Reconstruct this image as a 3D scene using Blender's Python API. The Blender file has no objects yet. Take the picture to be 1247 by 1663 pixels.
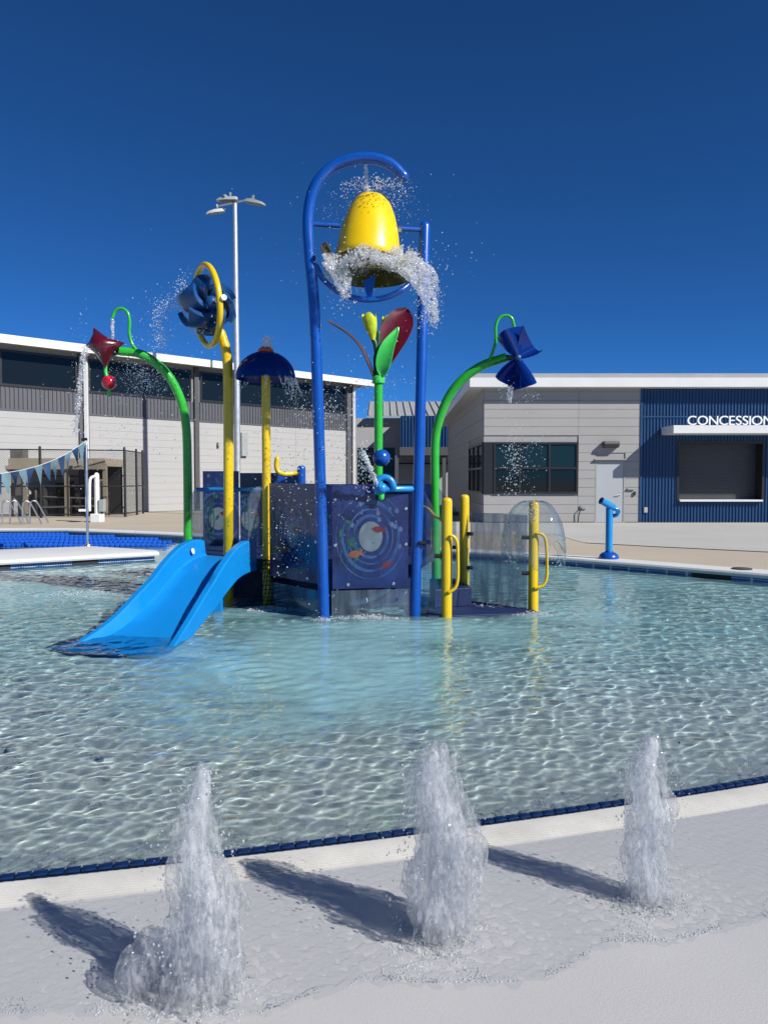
import bpy, bmesh, math, random
import numpy as np
from mathutils import Vector, Matrix
R = math.radians
PI = math.pi
rnd = random.Random(7)
rng = np.random.default_rng(11)
scene = bpy.context.scene
COL = scene.collection

# ------------------------------------------------------------------ camera, sky, sun, exposure
CAM_Z, FOC, PITCH = 1.55, 1256.0, R(2.42)
cd = bpy.data.cameras.new('camera')
cd.sensor_fit = 'HORIZONTAL'; cd.sensor_width = 36.0; cd.lens = 36.0 * FOC / 1247.0
cd.clip_start = 0.05; cd.clip_end = 3000
cam = bpy.data.objects.new('camera', cd); COL.objects.link(cam)
cam.location = (0, 0, CAM_Z); cam.rotation_euler = (PI / 2 - PITCH, 0, 0)
scene.camera = cam

SUN_EL, SUN_X, SUN_Y = R(36.5), 0.82, -0.57           # towards the sun
SUN_AZ = math.atan2(SUN_X, SUN_Y)                     # clockwise from +Y
world = bpy.data.worlds.new('World'); scene.world = world; world.use_nodes = True
wn, wl = world.node_tree.nodes, world.node_tree.links
wn.clear()
sky = wn.new('ShaderNodeTexSky'); sky.sky_type = 'NISHITA'; sky.sun_disc = False
sky.sun_elevation = SUN_EL; sky.sun_rotation = SUN_AZ
sky.altitude = 1500; sky.air_density = 0.5; sky.dust_density = 0.0; sky.ozone_density = 10.0
tint = wn.new('ShaderNodeMix'); tint.data_type = 'RGBA'; tint.blend_type = 'MULTIPLY'
tint.inputs['Factor'].default_value = 1.0
tint.inputs['B'].default_value = (0.44, 0.95, 1.17, 1)
bg = wn.new('ShaderNodeBackground'); bg.inputs['Strength'].default_value = 0.073
wo = wn.new('ShaderNodeOutputWorld')
wl.new(sky.outputs['Color'], tint.inputs['A']); wl.new(tint.outputs['Result'], bg.inputs['Color'])
wl.new(bg.outputs['Background'], wo.inputs['Surface'])

sl = bpy.data.lights.new('sun', 'SUN'); sl.energy = 5.0; sl.angle = R(0.53); sl.color = (1.0, 0.955, 0.89)
sun = bpy.data.objects.new('sun', sl); COL.objects.link(sun)
h = math.hypot(SUN_X, SUN_Y)
to_sun = Vector((SUN_X / h * math.cos(SUN_EL), SUN_Y / h * math.cos(SUN_EL), math.sin(SUN_EL)))
sun.rotation_euler = to_sun.to_track_quat('Z', 'Y').to_euler()
sun.location = (10, -8, 20)
sl.cycles.is_caustics_light = True

vs = scene.view_settings
vs.view_transform = 'Standard'; vs.look = 'None'; vs.exposure = 0.45; vs.gamma = 1.0
vs.use_curve_mapping = False
cy = scene.cycles
cy.max_bounces = 10; cy.diffuse_bounces = 3; cy.glossy_bounces = 3; cy.transmission_bounces = 8
cy.transparent_max_bounces = 28
cy.caustics_reflective = False; cy.caustics_refractive = True
cy.sample_clamp_indirect = 3.0; cy.blur_glossy = 0.6
cy.use_denoising = True

# ------------------------------------------------------------------ helpers
def at(u, v, Y):
    """Photo pixel (1247 x 1663) seen at distance Y -> world point."""
    x = (u - 623.5) / FOC; y = -(v - 831.5) / FOC
    d = Vector((x, math.cos(PITCH) + y * math.sin(PITCH), -math.sin(PITCH) + y * math.cos(PITCH)))
    t = Y / d.y
    return Vector((d.x * t, Y, CAM_Z + d.z * t))

def ground(u, v, z=0.0):
    x = (u - 623.5) / FOC; y = -(v - 831.5) / FOC
    d = Vector((x, math.cos(PITCH) + y * math.sin(PITCH), -math.sin(PITCH) + y * math.cos(PITCH)))
    t = (z - CAM_Z) / d.z
    return Vector((d.x * t, d.y * t, z))

def spline(pts, k=6, closed=False):
    P = [Vector(p) for p in pts]; n = len(P); out = []
    segs = n if closed else n - 1
    for i in range(segs):
        if closed:
            p0, p1, p2, p3 = P[(i - 1) % n], P[i], P[(i + 1) % n], P[(i + 2) % n]
        else:
            p1, p2 = P[i], P[i + 1]
            p0 = P[i - 1] if i > 0 else p1 * 2 - p2
            p3 = P[i + 2] if i + 2 < n else p2 * 2 - p1
        for j in range(k):
            t = j / k
            out.append(0.5 * ((2 * p1) + (p2 - p0) * t + (2 * p0 - 5 * p1 + 4 * p2 - p3) * t * t
                              + (3 * p1 - p0 - 3 * p2 + p3) * t ** 3))
    if not closed:
        out.append(P[-1].copy())
    return out

class MB:
    def __init__(self):
        self.v = []; self.f = []
    def add(self, vs, fs):
        o = len(self.v)
        self.v += [tuple(p) for p in vs]; self.f += [tuple(i + o for i in q) for q in fs]
        return self
    def box(self, a, b, mat=None):
        (x0, y0, z0), (x1, y1, z1) = a, b
        vs = [(x0, y0, z0), (x1, y0, z0), (x1, y1, z0), (x0, y1, z0), (x0, y0, z1), (x1, y0, z1), (x1, y1, z1), (x0, y1, z1)]
        if mat is not None:
            vs = [mat @ Vector(p) for p in vs]
        return self.add(vs, [(3, 2, 1, 0), (4, 5, 6, 7), (0, 1, 5, 4), (1, 2, 6, 5), (2, 3, 7, 6), (3, 0, 4, 7)])
    def bar(self, a, b, w, d=None, up=(0, 0, 1)):
        """box section bar between two points"""
        a, b = Vector(a), Vector(b); d = w if d is None else d
        t = (b - a).normalized(); up = Vector(up)
        if abs(t.dot(up)) > 0.98: up = Vector((0, 1, 0))
        s = t.cross(up).normalized(); n = s.cross(t).normalized()
        vs = []
        for p in (a, b):
            for i, j in ((-1, -1), (1, -1), (1, 1), (-1, 1)):
                vs.append(p + s * (i * w / 2) + n * (j * d / 2))
        return self.add(vs, [(3, 2, 1, 0), (4, 5, 6, 7), (0, 1, 5, 4), (1, 2, 6, 5), (2, 3, 7, 6), (3, 0, 4, 7)])
    def tube(self, path, r, n=14, caps=True, closed=False, dome=False):
        P = [Vector(p) for p in path]; m = len(P)
        rr = list(r) if hasattr(r, '__len__') else [r] * m
        if dome and not closed:
            for end in (0, 1):
                if dome == 'end' and end == 0: continue
                if end == 0: p, q, r0 = P[0], P[1], rr[0]
                else: p, q, r0 = P[-1], P[-2], rr[-1]
                dr = (p - q).normalized()
                ex = [(p + dr * (r0 * math.sin(a)), r0 * math.cos(a)) for a in (0.5, 0.95, 1.3, 1.52)]
                if end == 0:
                    P = [e[0] for e in reversed(ex)] + P; rr = [e[1] for e in reversed(ex)] + rr
                else:
                    P = P + [e[0] for e in ex]; rr = rr + [e[1] for e in ex]
            m = len(P)
        T = []
        for i in range(m):
            a = P[(i - 1) % m] if (closed or i > 0) else P[i]
            b = P[(i + 1) % m] if (closed or i < m - 1) else P[i]
            t = b - a
            T.append(t.normalized() if t.length > 1e-9 else Vector((0, 0, 1)))
        ref = Vector((0, 1, 0)) if abs(T[0].y) < 0.9 else Vector((1, 0, 0))
        s = T[0].cross(ref).normalized(); vs = []
        for i in range(m):
            s = (s - T[i] * s.dot(T[i])).normalized(); b = T[i].cross(s)
            for j in range(n):
                a = 2 * PI * j / n
                vs.append(P[i] + (s * math.cos(a) + b * math.sin(a)) * rr[i])
        fs = []
        for i in range(m if closed else m - 1):
            k = (i + 1) % m
            for j in range(n):
                l = (j + 1) % n
                fs.append((i * n + j, i * n + l, k * n + l, k * n + j))
        if caps and not closed:
            fs.append(tuple(range(n - 1, -1, -1))); fs.append(tuple((m - 1) * n + j for j in range(n)))
        return self.add(vs, fs)
    def lathe(self, prof, n=24, c=(0, 0, 0), M=None, arc=2 * PI):
        """prof: list of (radius, z)"""
        c = Vector(c); vs = []; m = len(prof); full = arc > 6.28; nn = n if full else n + 1
        for r, z in prof:
            for j in range(nn):
                a = arc * j / n
                p = Vector((r * math.cos(a), r * math.sin(a), z))
                vs.append((M @ p if M is not None else p) + c)
        fs = []
        for i in range(m - 1):
            for j in range(n):
                l = (j + 1) % nn
                fs.append((i * nn + j, i * nn + l, (i + 1) * nn + l, (i + 1) * nn + j))
        return self.add(vs, fs)
    def sphere(self, c, r, n=12, m=8, M=None):
        prof = [(max(1e-4, r * math.sin(PI * i / m)), -r * math.cos(PI * i / m)) for i in range(m + 1)]
        return self.lathe(prof, n, c, M)
    def shell(self, fn, nu, nv, th):
        """closed thick sheet from fn(u, v), u and v in 0..1"""
        P = [[Vector(fn(i / nu, j / nv)) for j in range(nv + 1)] for i in range(nu + 1)]
        def nrm(i, j):
            a = P[min(i + 1, nu)][j] - P[max(i - 1, 0)][j]; b = P[i][min(j + 1, nv)] - P[i][max(j - 1, 0)]
            c = a.cross(b)
            return c.normalized() if c.length > 1e-12 else Vector((0, 0, 1))
        top, bot = [], []
        for i in range(nu + 1):
            for j in range(nv + 1):
                n = nrm(i, j) * (th / 2); top.append(P[i][j] + n); bot.append(P[i][j] - n)
        N = (nu + 1) * (nv + 1); ix = lambda i, j: i * (nv + 1) + j; fs = []
        for i in range(nu):
            for j in range(nv):
                q = (ix(i, j), ix(i + 1, j), ix(i + 1, j + 1), ix(i, j + 1))
                fs.append(q); fs.append(tuple(N + k for k in reversed(q)))
        loop = [ix(i, 0) for i in range(nu)] + [ix(nu, j) for j in range(nv)] + \
               [ix(i, nv) for i in range(nu, 0, -1)] + [ix(0, j) for j in range(nv, 0, -1)]
        for a, b in zip(loop, loop[1:] + loop[:1]):
            fs.append((b, a, N + a, N + b))
        return self.add(top + bot, fs)
    def prism(self, poly, axis, th):
        """planar polygon (3D points, in order) thickened along axis"""
        a = Vector(axis) * th; P = [Vector(p) for p in poly]; n = len(P)
        vs = P + [p + a for p in P]
        fs = [tuple(range(n - 1, -1, -1)), tuple(range(n, 2 * n))]
        fs += [(i, (i + 1) % n, n + (i + 1) % n, n + i) for i in range(n)]
        return self.add(vs, fs)
    def loft(self, secs, closed_sec=True, caps=True):
        n = len(secs[0]); vs = [p for s in secs for p in s]; fs = []
        for i in range(len(secs) - 1):
            for j in range(n if closed_sec else n - 1):
                l = (j + 1) % n
                fs.append((i * n + j, i * n + l, (i + 1) * n + l, (i + 1) * n + j))
        if caps and closed_sec:
            fs.append(tuple(range(n - 1, -1, -1))); fs.append(tuple((len(secs) - 1) * n + j for j in range(n)))
        return self.add(vs, fs)
    def build(self, name, mat, parent=None, smooth=35, bevel=0.0):
        me = bpy.data.meshes.new(name); me.from_pydata(self.v, [], self.f); me.update()
        bm = bmesh.new(); bm.from_mesh(me); bmesh.ops.recalc_face_normals(bm, faces=bm.faces)
        if bevel: 
            bmesh.ops.bevel(bm, geom=[e for e in bm.edges if len(e.link_faces) == 2 and e.calc_face_angle(0) > 0.6],
                            offset=bevel, segments=2, affect='EDGES', profile=0.6)
        bm.to_mesh(me); bm.free()
        return finish(me, name, mat, parent, smooth)

def finish(me, name, mat, parent=None, smooth=35):
    me.materials.append(M[mat] if isinstance(mat, str) else mat)
    if smooth:
        me.shade_smooth()
        if smooth < 180: me.set_sharp_from_angle(angle=R(smooth))
    o = bpy.data.objects.new(name, me); COL.objects.link(o)
    if parent is not None:
        o.parent = parent; o.matrix_parent_inverse = Matrix.Translation(-Vector(parent.location))
    return o

def np_mesh(name, verts, faces, mat, parent=None, smooth=180):
    me = bpy.data.meshes.new(name)
    verts = np.asarray(verts, np.float32); faces = np.asarray(faces, np.int32); k = faces.shape[1]
    me.vertices.add(len(verts)); me.vertices.foreach_set('co', verts.ravel())
    me.loops.add(faces.size); me.loops.foreach_set('vertex_index', faces.ravel())
    me.polygons.add(len(faces)); me.polygons.foreach_set('loop_start', np.arange(0, faces.size, k, dtype=np.int32))
    me.update(calc_edges=True); me.validate()
    return finish(me, name, mat, parent, smooth)

def tag(o, label=None, cat=None, group=None, kind=None):
    if label: o['label'] = label
    if cat: o['category'] = cat
    if group: o['group'] = group
    if kind: o['kind'] = kind
    return o

def thing(name, loc, label, cat, group=None):
    o = bpy.data.objects.new(name, None); COL.objects.link(o); o.location = loc
    o.empty_display_size = 0.1
    return tag(o, label, cat, group)

def inst(src, name, parent, loc=(0, 0, 0), rotz=0, scale=None):
    """another object that shares src's mesh; loc is in world space"""
    o = bpy.data.objects.new(name, src.data if hasattr(src, 'data') else src); COL.objects.link(o)
    o.location = loc; o.rotation_euler = (0, 0, rotz)
    if scale: o.scale = scale
    if parent is not None:
        o.parent = parent; o.matrix_parent_inverse = Matrix.Translation(-Vector(parent.location))
    return o

# ------------------------------------------------------------------ materials
M = {}
def nodes(name):
    m = bpy.data.materials.new(name); m.use_nodes = True; M[name] = m
    nt = m.node_tree; nt.nodes.clear()
    out = nt.nodes.new('ShaderNodeOutputMaterial')
    return m, nt.nodes, nt.links, out

def paint(name, col, rough=0.3, vary=0.12, scale=6.0, bump=0.0, bscale=60.0, metal=0.0, coat=0.0, col2=None, stretch=(1, 1, 1), spec=0.5, trans=0.0, ior=1.45):
    m, N, L, out = nodes(name)
    b = N.new('ShaderNodeBsdfPrincipled'); L.new(b.outputs[0], out.inputs['Surface'])
    tc = N.new('ShaderNodeTexCoord'); mp = N.new('ShaderNodeMapping'); mp.inputs['Scale'].default_value = stretch
    L.new(tc.outputs['Object'], mp.inputs['Vector'])
    n = N.new('ShaderNodeTexNoise'); n.inputs['Scale'].default_value = scale; n.inputs['Detail'].default_value = 6
    n.inputs['Roughness'].default_value = 0.65
    L.new(mp.outputs[0], n.inputs['Vector'])
    c2 = col2 or tuple(c * (1 - vary) for c in col)
    mx = N.new('ShaderNodeMix'); mx.data_type = 'RGBA'
    mx.inputs['A'].default_value = (*c2, 1); mx.inputs['B'].default_value = (*col, 1)
    rmp = N.new('ShaderNodeMapRange'); rmp.inputs[1].default_value = 0.35; rmp.inputs[2].default_value = 0.65
    L.new(n.outputs['Fac'], rmp.inputs[0]); L.new(rmp.outputs[0], mx.inputs['Factor'])
    L.new(mx.outputs['Result'], b.inputs['Base Color'])
    rr = N.new('ShaderNodeMapRange'); rr.inputs[3].default_value = rough * 0.8; rr.inputs[4].default_value = min(1, rough * 1.25)
    L.new(n.outputs['Fac'], rr.inputs[0]); L.new(rr.outputs[0], b.inputs['Roughness'])
    b.inputs['Metallic'].default_value = metal; b.inputs['Coat Weight'].default_value = coat
    b.inputs['Coat Roughness'].default_value = 0.12
    b.inputs['Specular IOR Level'].default_value = spec
    b.inputs['Transmission Weight'].default_value = trans; b.inputs['IOR'].default_value = ior
    if bump:
        n2 = N.new('ShaderNodeTexNoise'); n2.inputs['Scale'].default_value = bscale; n2.inputs['Detail'].default_value = 4
        L.new(mp.outputs[0], n2.inputs['Vector'])
        bp = N.new('ShaderNodeBump'); bp.inputs['Strength'].default_value = bump; bp.inputs['Distance'].default_value = 0.01
        L.new(n2.outputs['Fac'], bp.inputs['Height']); L.new(bp.outputs[0], b.inputs['Normal'])
    return m

def fresnel(N, L, ior):
    """Fresnel of a thin sheet, the same from both sides"""
    f = N.new('ShaderNodeFresnel'); g = N.new('ShaderNodeNewGeometry')
    r = N.new('ShaderNodeMapRange'); r.inputs[3].default_value = ior; r.inputs[4].default_value = 1.0 / ior
    L.new(g.outputs['Backfacing'], r.inputs[0]); L.new(r.outputs[0], f.inputs[0])
    return f

def clear(name, tintc=(0.9, 0.93, 0.96), gloss=0.08, haze=0.0, hazec=(0.8, 0.85, 0.9)):
    """clear sheet: tinted see-through with a glossy skin and a little scatter from scratches"""
    m, N, L, out = nodes(name)
    t = N.new('ShaderNodeBsdfTransparent'); t.inputs[0].default_value = (*tintc, 1)
    g = N.new('ShaderNodeBsdfGlossy'); g.inputs['Roughness'].default_value = 0.06
    f = fresnel(N, L, 1.45)
    ad = N.new('ShaderNodeMath'); ad.operation = 'ADD'; ad.inputs[1].default_value = gloss
    L.new(f.outputs[0], ad.inputs[0])
    mx = N.new('ShaderNodeMixShader'); L.new(ad.outputs[0], mx.inputs[0]); L.new(t.outputs[0], mx.inputs[1]); L.new(g.outputs[0], mx.inputs[2])
    last = mx
    if haze:
        d = N.new('ShaderNodeBsdfDiffuse'); d.inputs[0].default_value = (*hazec, 1)
        tc = N.new('ShaderNodeTexCoord'); mp = N.new('ShaderNodeMapping'); mp.inputs['Scale'].default_value = (14, 14, 2.2)
        n = N.new('ShaderNodeTexNoise'); n.inputs['Scale'].default_value = 1.0; n.inputs['Detail'].default_value = 5
        L.new(tc.outputs['Object'], mp.inputs[0]); L.new(mp.outputs[0], n.inputs['Vector'])
        r = N.new('ShaderNodeMapRange'); r.inputs[1].default_value = 0.35; r.inputs[2].default_value = 0.75
        r.inputs[3].default_value = haze * 0.4; r.inputs[4].default_value = min(1, haze * 1.7)
        L.new(n.outputs['Fac'], r.inputs[0])
        m2 = N.new('ShaderNodeMixShader'); L.new(r.outputs[0], m2.inputs[0]); L.new(mx.outputs[0], m2.inputs[1]); L.new(d.outputs[0], m2.inputs[2])
        last = m2
    L.new(last.outputs[0], out.inputs['Surface'])
    return m

def froth(name, white=0.45, col=(0.9, 0.94, 0.97), rough=0.02, nscale=(9, 9, 9), lo=0.35, hi=1.6):
    """splashing water: clear water mixed with air-filled white froth"""
    m, N, L, out = nodes(name)
    g = N.new('ShaderNodeBsdfGlass'); g.inputs['IOR'].default_value = 1.33; g.inputs['Roughness'].default_value = rough
    d = N.new('ShaderNodeBsdfDiffuse'); d.inputs[0].default_value = (*col, 1)
    t = N.new('ShaderNodeBsdfTranslucent'); t.inputs[0].default_value = (*col, 1)
    s = N.new('ShaderNodeMixShader'); s.inputs[0].default_value = 0.5; L.new(d.outputs[0], s.inputs[1]); L.new(t.outputs[0], s.inputs[2])
    tc = N.new('ShaderNodeTexCoord'); n = N.new('ShaderNodeTexNoise'); n.inputs['Scale'].default_value = 1.0; n.inputs['Detail'].default_value = 5
    mp = N.new('ShaderNodeMapping'); mp.inputs['Scale'].default_value = nscale
    L.new(tc.outputs['Object'], mp.inputs[0]); L.new(mp.outputs[0], n.inputs['Vector'])
    r = N.new('ShaderNodeMapRange'); r.inputs[1].default_value = 0.35; r.inputs[2].default_value = 0.65
    r.inputs[3].default_value = white * lo; r.inputs[4].default_value = min(1, white * hi)
    L.new(n.outputs['Fac'], r.inputs[0])
    mx = N.new('ShaderNodeMixShader'); L.new(r.outputs[0], mx.inputs[0]); L.new(g.outputs[0], mx.inputs[1]); L.new(s.outputs[0], mx.inputs[2])
    L.new(mx.outputs[0], out.inputs['Surface'])
    return m

def splash(name, white, nscale, glass=0.35, col=(0.93, 0.95, 0.97), lo=0.2, hi=1.9):
    """thin broken sheets of moving water: partly seen through, partly refracting, partly white with air"""
    m, N, L, out = nodes(name)
    t = N.new('ShaderNodeBsdfTransparent'); t.inputs[0].default_value = (0.97, 0.98, 0.99, 1)
    r = N.new('ShaderNodeBsdfRefraction'); r.inputs['IOR'].default_value = 1.33; r.inputs['Roughness'].default_value = 0.0
    a = N.new('ShaderNodeMixShader'); a.inputs[0].default_value = glass; L.new(t.outputs[0], a.inputs[1]); L.new(r.outputs[0], a.inputs[2])
    d = N.new('ShaderNodeBsdfDiffuse'); d.inputs[0].default_value = (*col, 1)
    u = N.new('ShaderNodeBsdfTranslucent'); u.inputs[0].default_value = (*col, 1)
    w = N.new('ShaderNodeMixShader'); w.inputs[0].default_value = 0.5; L.new(d.outputs[0], w.inputs[1]); L.new(u.outputs[0], w.inputs[2])
    tc = N.new('ShaderNodeTexCoord'); mp = N.new('ShaderNodeMapping'); mp.inputs['Scale'].default_value = nscale
    n = N.new('ShaderNodeTexNoise'); n.inputs['Scale'].default_value = 1.0; n.inputs['Detail'].default_value = 6; n.inputs['Roughness'].default_value = 0.65
    L.new(tc.outputs['Object'], mp.inputs[0]); L.new(mp.outputs[0], n.inputs['Vector'])
    q = N.new('ShaderNodeMapRange'); q.inputs[1].default_value = 0.38; q.inputs[2].default_value = 0.66
    q.inputs[3].default_value = white * lo; q.inputs[4].default_value = min(1, white * hi)
    L.new(n.outputs['Fac'], q.inputs[0])
    b = N.new('ShaderNodeMixShader'); L.new(q.outputs[0], b.inputs[0]); L.new(a.outputs[0], b.inputs[1]); L.new(w.outputs[0], b.inputs[2])
    g = N.new('ShaderNodeBsdfGlossy'); g.inputs['Roughness'].default_value = 0.07
    f = fresnel(N, L, 1.33)
    c = N.new('ShaderNodeMixShader'); L.new(f.outputs[0], c.inputs[0]); L.new(b.outputs[0], c.inputs[1]); L.new(g.outputs[0], c.inputs[2])
    L.new(c.outputs[0], out.inputs['Surface'])
    return m

paint('blue_paint', (0.003, 0.070, 0.36), 0.28, 0.15, coat=0.3)
paint('light_blue_paint', (0.012, 0.22, 0.56), 0.3, 0.1, coat=0.3)
paint('slide_blue', (0.004, 0.20, 0.56), 0.34, 0.10, 3.0, bump=0.05, bscale=90)
paint('wheel_blue', (0.008, 0.060, 0.20), 0.35, 0.2, coat=0.2)
paint('yellow_paint', (0.70, 0.47, 0.003), 0.28, 0.1, coat=0.3)
paint('bucket_yellow', (0.74, 0.50, 0.003), 0.33, 0.10, 4.0, bump=0.06, bscale=70)
paint('green_paint', (0.026, 0.40, 0.032), 0.26, 0.12, coat=0.3)
paint('leaf_green', (0.045, 0.50, 0.09), 0.35, 0.15)
paint('stem_dark_green', (0.012, 0.085, 0.03), 0.35, 0.2)
paint('maroon', (0.085, 0.004, 0.012), 0.22, 0.2, coat=0.4)
paint('petal_brown', (0.085, 0.05, 0.042), 0.45, 0.2)
paint('red_ball', (0.62, 0.012, 0.03), 0.2, 0.1, coat=0.4)
paint('orange_cap', (0.62, 0.11, 0.03), 0.35, 0.15)
paint('bud_yellow', (0.62, 0.62, 0.02), 0.3, 0.3, 9.0, col2=(0.25, 0.42, 0.02))
paint('steel', (0.62, 0.64, 0.66), 0.3, 0.1, metal=1.0)
paint('galvanised', (0.55, 0.58, 0.60), 0.42, 0.15, metal=0.65)
paint('lamp_grey', (0.30, 0.33, 0.33), 0.5, 0.15)
paint('white_metal', (0.66, 0.67, 0.67), 0.4, 0.06, 1.5)
paint('roof_grey', (0.34, 0.35, 0.35), 0.45, 0.1, 1.5)
paint('white_pipe', (0.78, 0.80, 0.80), 0.35, 0.06)
paint('black_metal', (0.012, 0.012, 0.013), 0.45, 0.2)
paint('black_rope', (0.012, 0.013, 0.016), 0.7, 0.2)
paint('rubber_black', (0.02, 0.02, 0.022), 0.7, 0.2)
paint('siding_grey', (0.31, 0.307, 0.30), 0.6, 0.05, 0.8, bump=0.05, bscale=30)
paint('siding_dark', (0.07, 0.073, 0.077), 0.5, 0.1, 1.5)
paint('block_grey', (0.35, 0.352, 0.35), 0.75, 0.05, 1.2, bump=0.08, bscale=25)
paint('corrugated_grey', (0.085, 0.088, 0.10), 0.45, 0.08, 1.0)
paint('corrugated_blue', (0.010, 0.052, 0.145), 0.4, 0.08, 1.0)
paint('frame_dark', (0.018, 0.019, 0.021), 0.35, 0.1)
paint('shutter_grey', (0.05, 0.053, 0.057), 0.45, 0.08, 1.0)
paint('door_grey', (0.35, 0.38, 0.40), 0.45, 0.04, 1.0)
paint('tan_metal', (0.30, 0.26, 0.20), 0.55, 0.12, 1.5)
paint('machine_grey', (0.13, 0.125, 0.12), 0.6, 0.3, 3.0)
paint('letter_white', (0.85, 0.86, 0.87), 0.35, 0.03)
paint('flag_blue', (0.012, 0.05, 0.13), 0.7, 0.15)
paint('flag_pale', (0.13, 0.23, 0.28), 0.7, 0.15)
paint('float_blue', (0.012, 0.10, 0.55), 0.3, 0.15)
paint('tile_blue', (0.006, 0.024, 0.095), 0.16, 0.6, 23.0)
paint('grout', (0.55, 0.56, 0.56), 0.8, 0.15)
paint('grate_white', (0.55, 0.545, 0.52), 0.55, 0.18, 3.0)
paint('mat_dark', (0.06, 0.055, 0.05), 0.8, 0.2)
paint('glow_nothing', (0.03, 0.035, 0.04), 0.3, 0.1)
paint('print_navy', (0.012, 0.028, 0.12), 0.3, 0.5, 3.0, coat=0.4, col2=(0.006, 0.008, 0.045))
paint('print_swirl', (0.030, 0.085, 0.20), 0.3, 0.5, 5.0, coat=0.4, col2=(0.012, 0.030, 0.12))
paint('print_pale', (0.115, 0.155, 0.19), 0.35, 0.3, 7.0, coat=0.3)
paint('print_bubble', (0.06, 0.10, 0.20), 0.35, 0.3, 9.0, coat=0.3)
paint('print_red', (0.11, 0.018, 0.028), 0.35, 0.3, 9.0, coat=0.3)
paint('print_orange', (0.17, 0.065, 0.035), 0.35, 0.3, 9.0, coat=0.3)
paint('print_weed', (0.012, 0.075, 0.06), 0.4, 0.4, 9.0, coat=0.3)
paint('platform_navy', (0.008, 0.022, 0.085), 0.5, 0.2, bump=0.1)
clear('clear_panel', (0.80, 0.86, 0.92), 0.03, 0.07, (0.45, 0.52, 0.6))
clear('clear_panel_wet', (0.84, 0.88, 0.92), 0.04, 0.34, (0.42, 0.45, 0.48))
clear('water_sheet', (0.955, 0.97, 0.98), 0.0, 0.015, (0.75, 0.82, 0.88))
splash('froth', 0.34, (18, 18, 12), 0.2, (0.97, 0.98, 0.99), 0.35, 1.7)
froth('spray', 0.55)
froth('clear_froth', 0.30)
splash('jet_water', 0.11, (40, 40, 14), 0.16, (0.97, 0.98, 0.99), 0.4, 1.8)
splash('jet_core', 0.34, (50, 50, 14), 0.10, (0.97, 0.98, 0.99), 0.5, 1.6)

def window_glass():
    m, N, L, out = nodes('window_glass')
    b = N.new('ShaderNodeBsdfPrincipled'); b.inputs['Base Color'].default_value = (0.006, 0.010, 0.013, 1)
    b.inputs['Roughness'].default_value = 0.05; b.inputs['Specular IOR Level'].default_value = 0.25
    L.new(b.outputs[0], out.inputs[0])
window_glass()
def teal_reflection_glass():
    m, N, L, out = nodes('teal_reflection_glass')
    b = N.new('ShaderNodeBsdfPrincipled'); b.inputs['Base Color'].default_value = (0.008, 0.022, 0.026, 1)  # teal reflection of the upper panes put into the base colour
    b.inputs['Roughness'].default_value = 0.06; b.inputs['Specular IOR Level'].default_value = 0.25
    L.new(b.outputs[0], out.inputs[0])
teal_reflection_glass()

def blue_plastic(name, col, tr):
    m, N, L, out = nodes(name)
    b = N.new('ShaderNodeBsdfPrincipled'); b.inputs['Base Color'].default_value = (*col, 1)
    b.inputs['Roughness'].default_value = 0.12; b.inputs['Coat Weight'].default_value = 0.4
    t = N.new('ShaderNodeBsdfTransparent'); t.inputs[0].default_value = (*[min(1, c * 2.2 + 0.02) for c in col], 1)
    l = N.new('ShaderNodeBsdfTranslucent'); l.inputs[0].default_value = (*[min(1, c * 1.5) for c in col], 1)
    a = N.new('ShaderNodeMixShader'); a.inputs[0].default_value = 0.35
    L.new(b.outputs[0], a.inputs[1]); L.new(l.outputs[0], a.inputs[2])
    c = N.new('ShaderNodeMixShader'); c.inputs[0].default_value = tr
    L.new(a.outputs[0], c.inputs[1]); L.new(t.outputs[0], c.inputs[2]); L.new(c.outputs[0], out.inputs[0])
blue_plastic('blue_plastic', (0.005, 0.045, 0.26), 0.35)
blue_plastic('shaded_yellow_plastic', (0.12, 0.10, 0.012), 0.2)  # yellow dish plastic darkened to olive, its underside shade put into the colour

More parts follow.
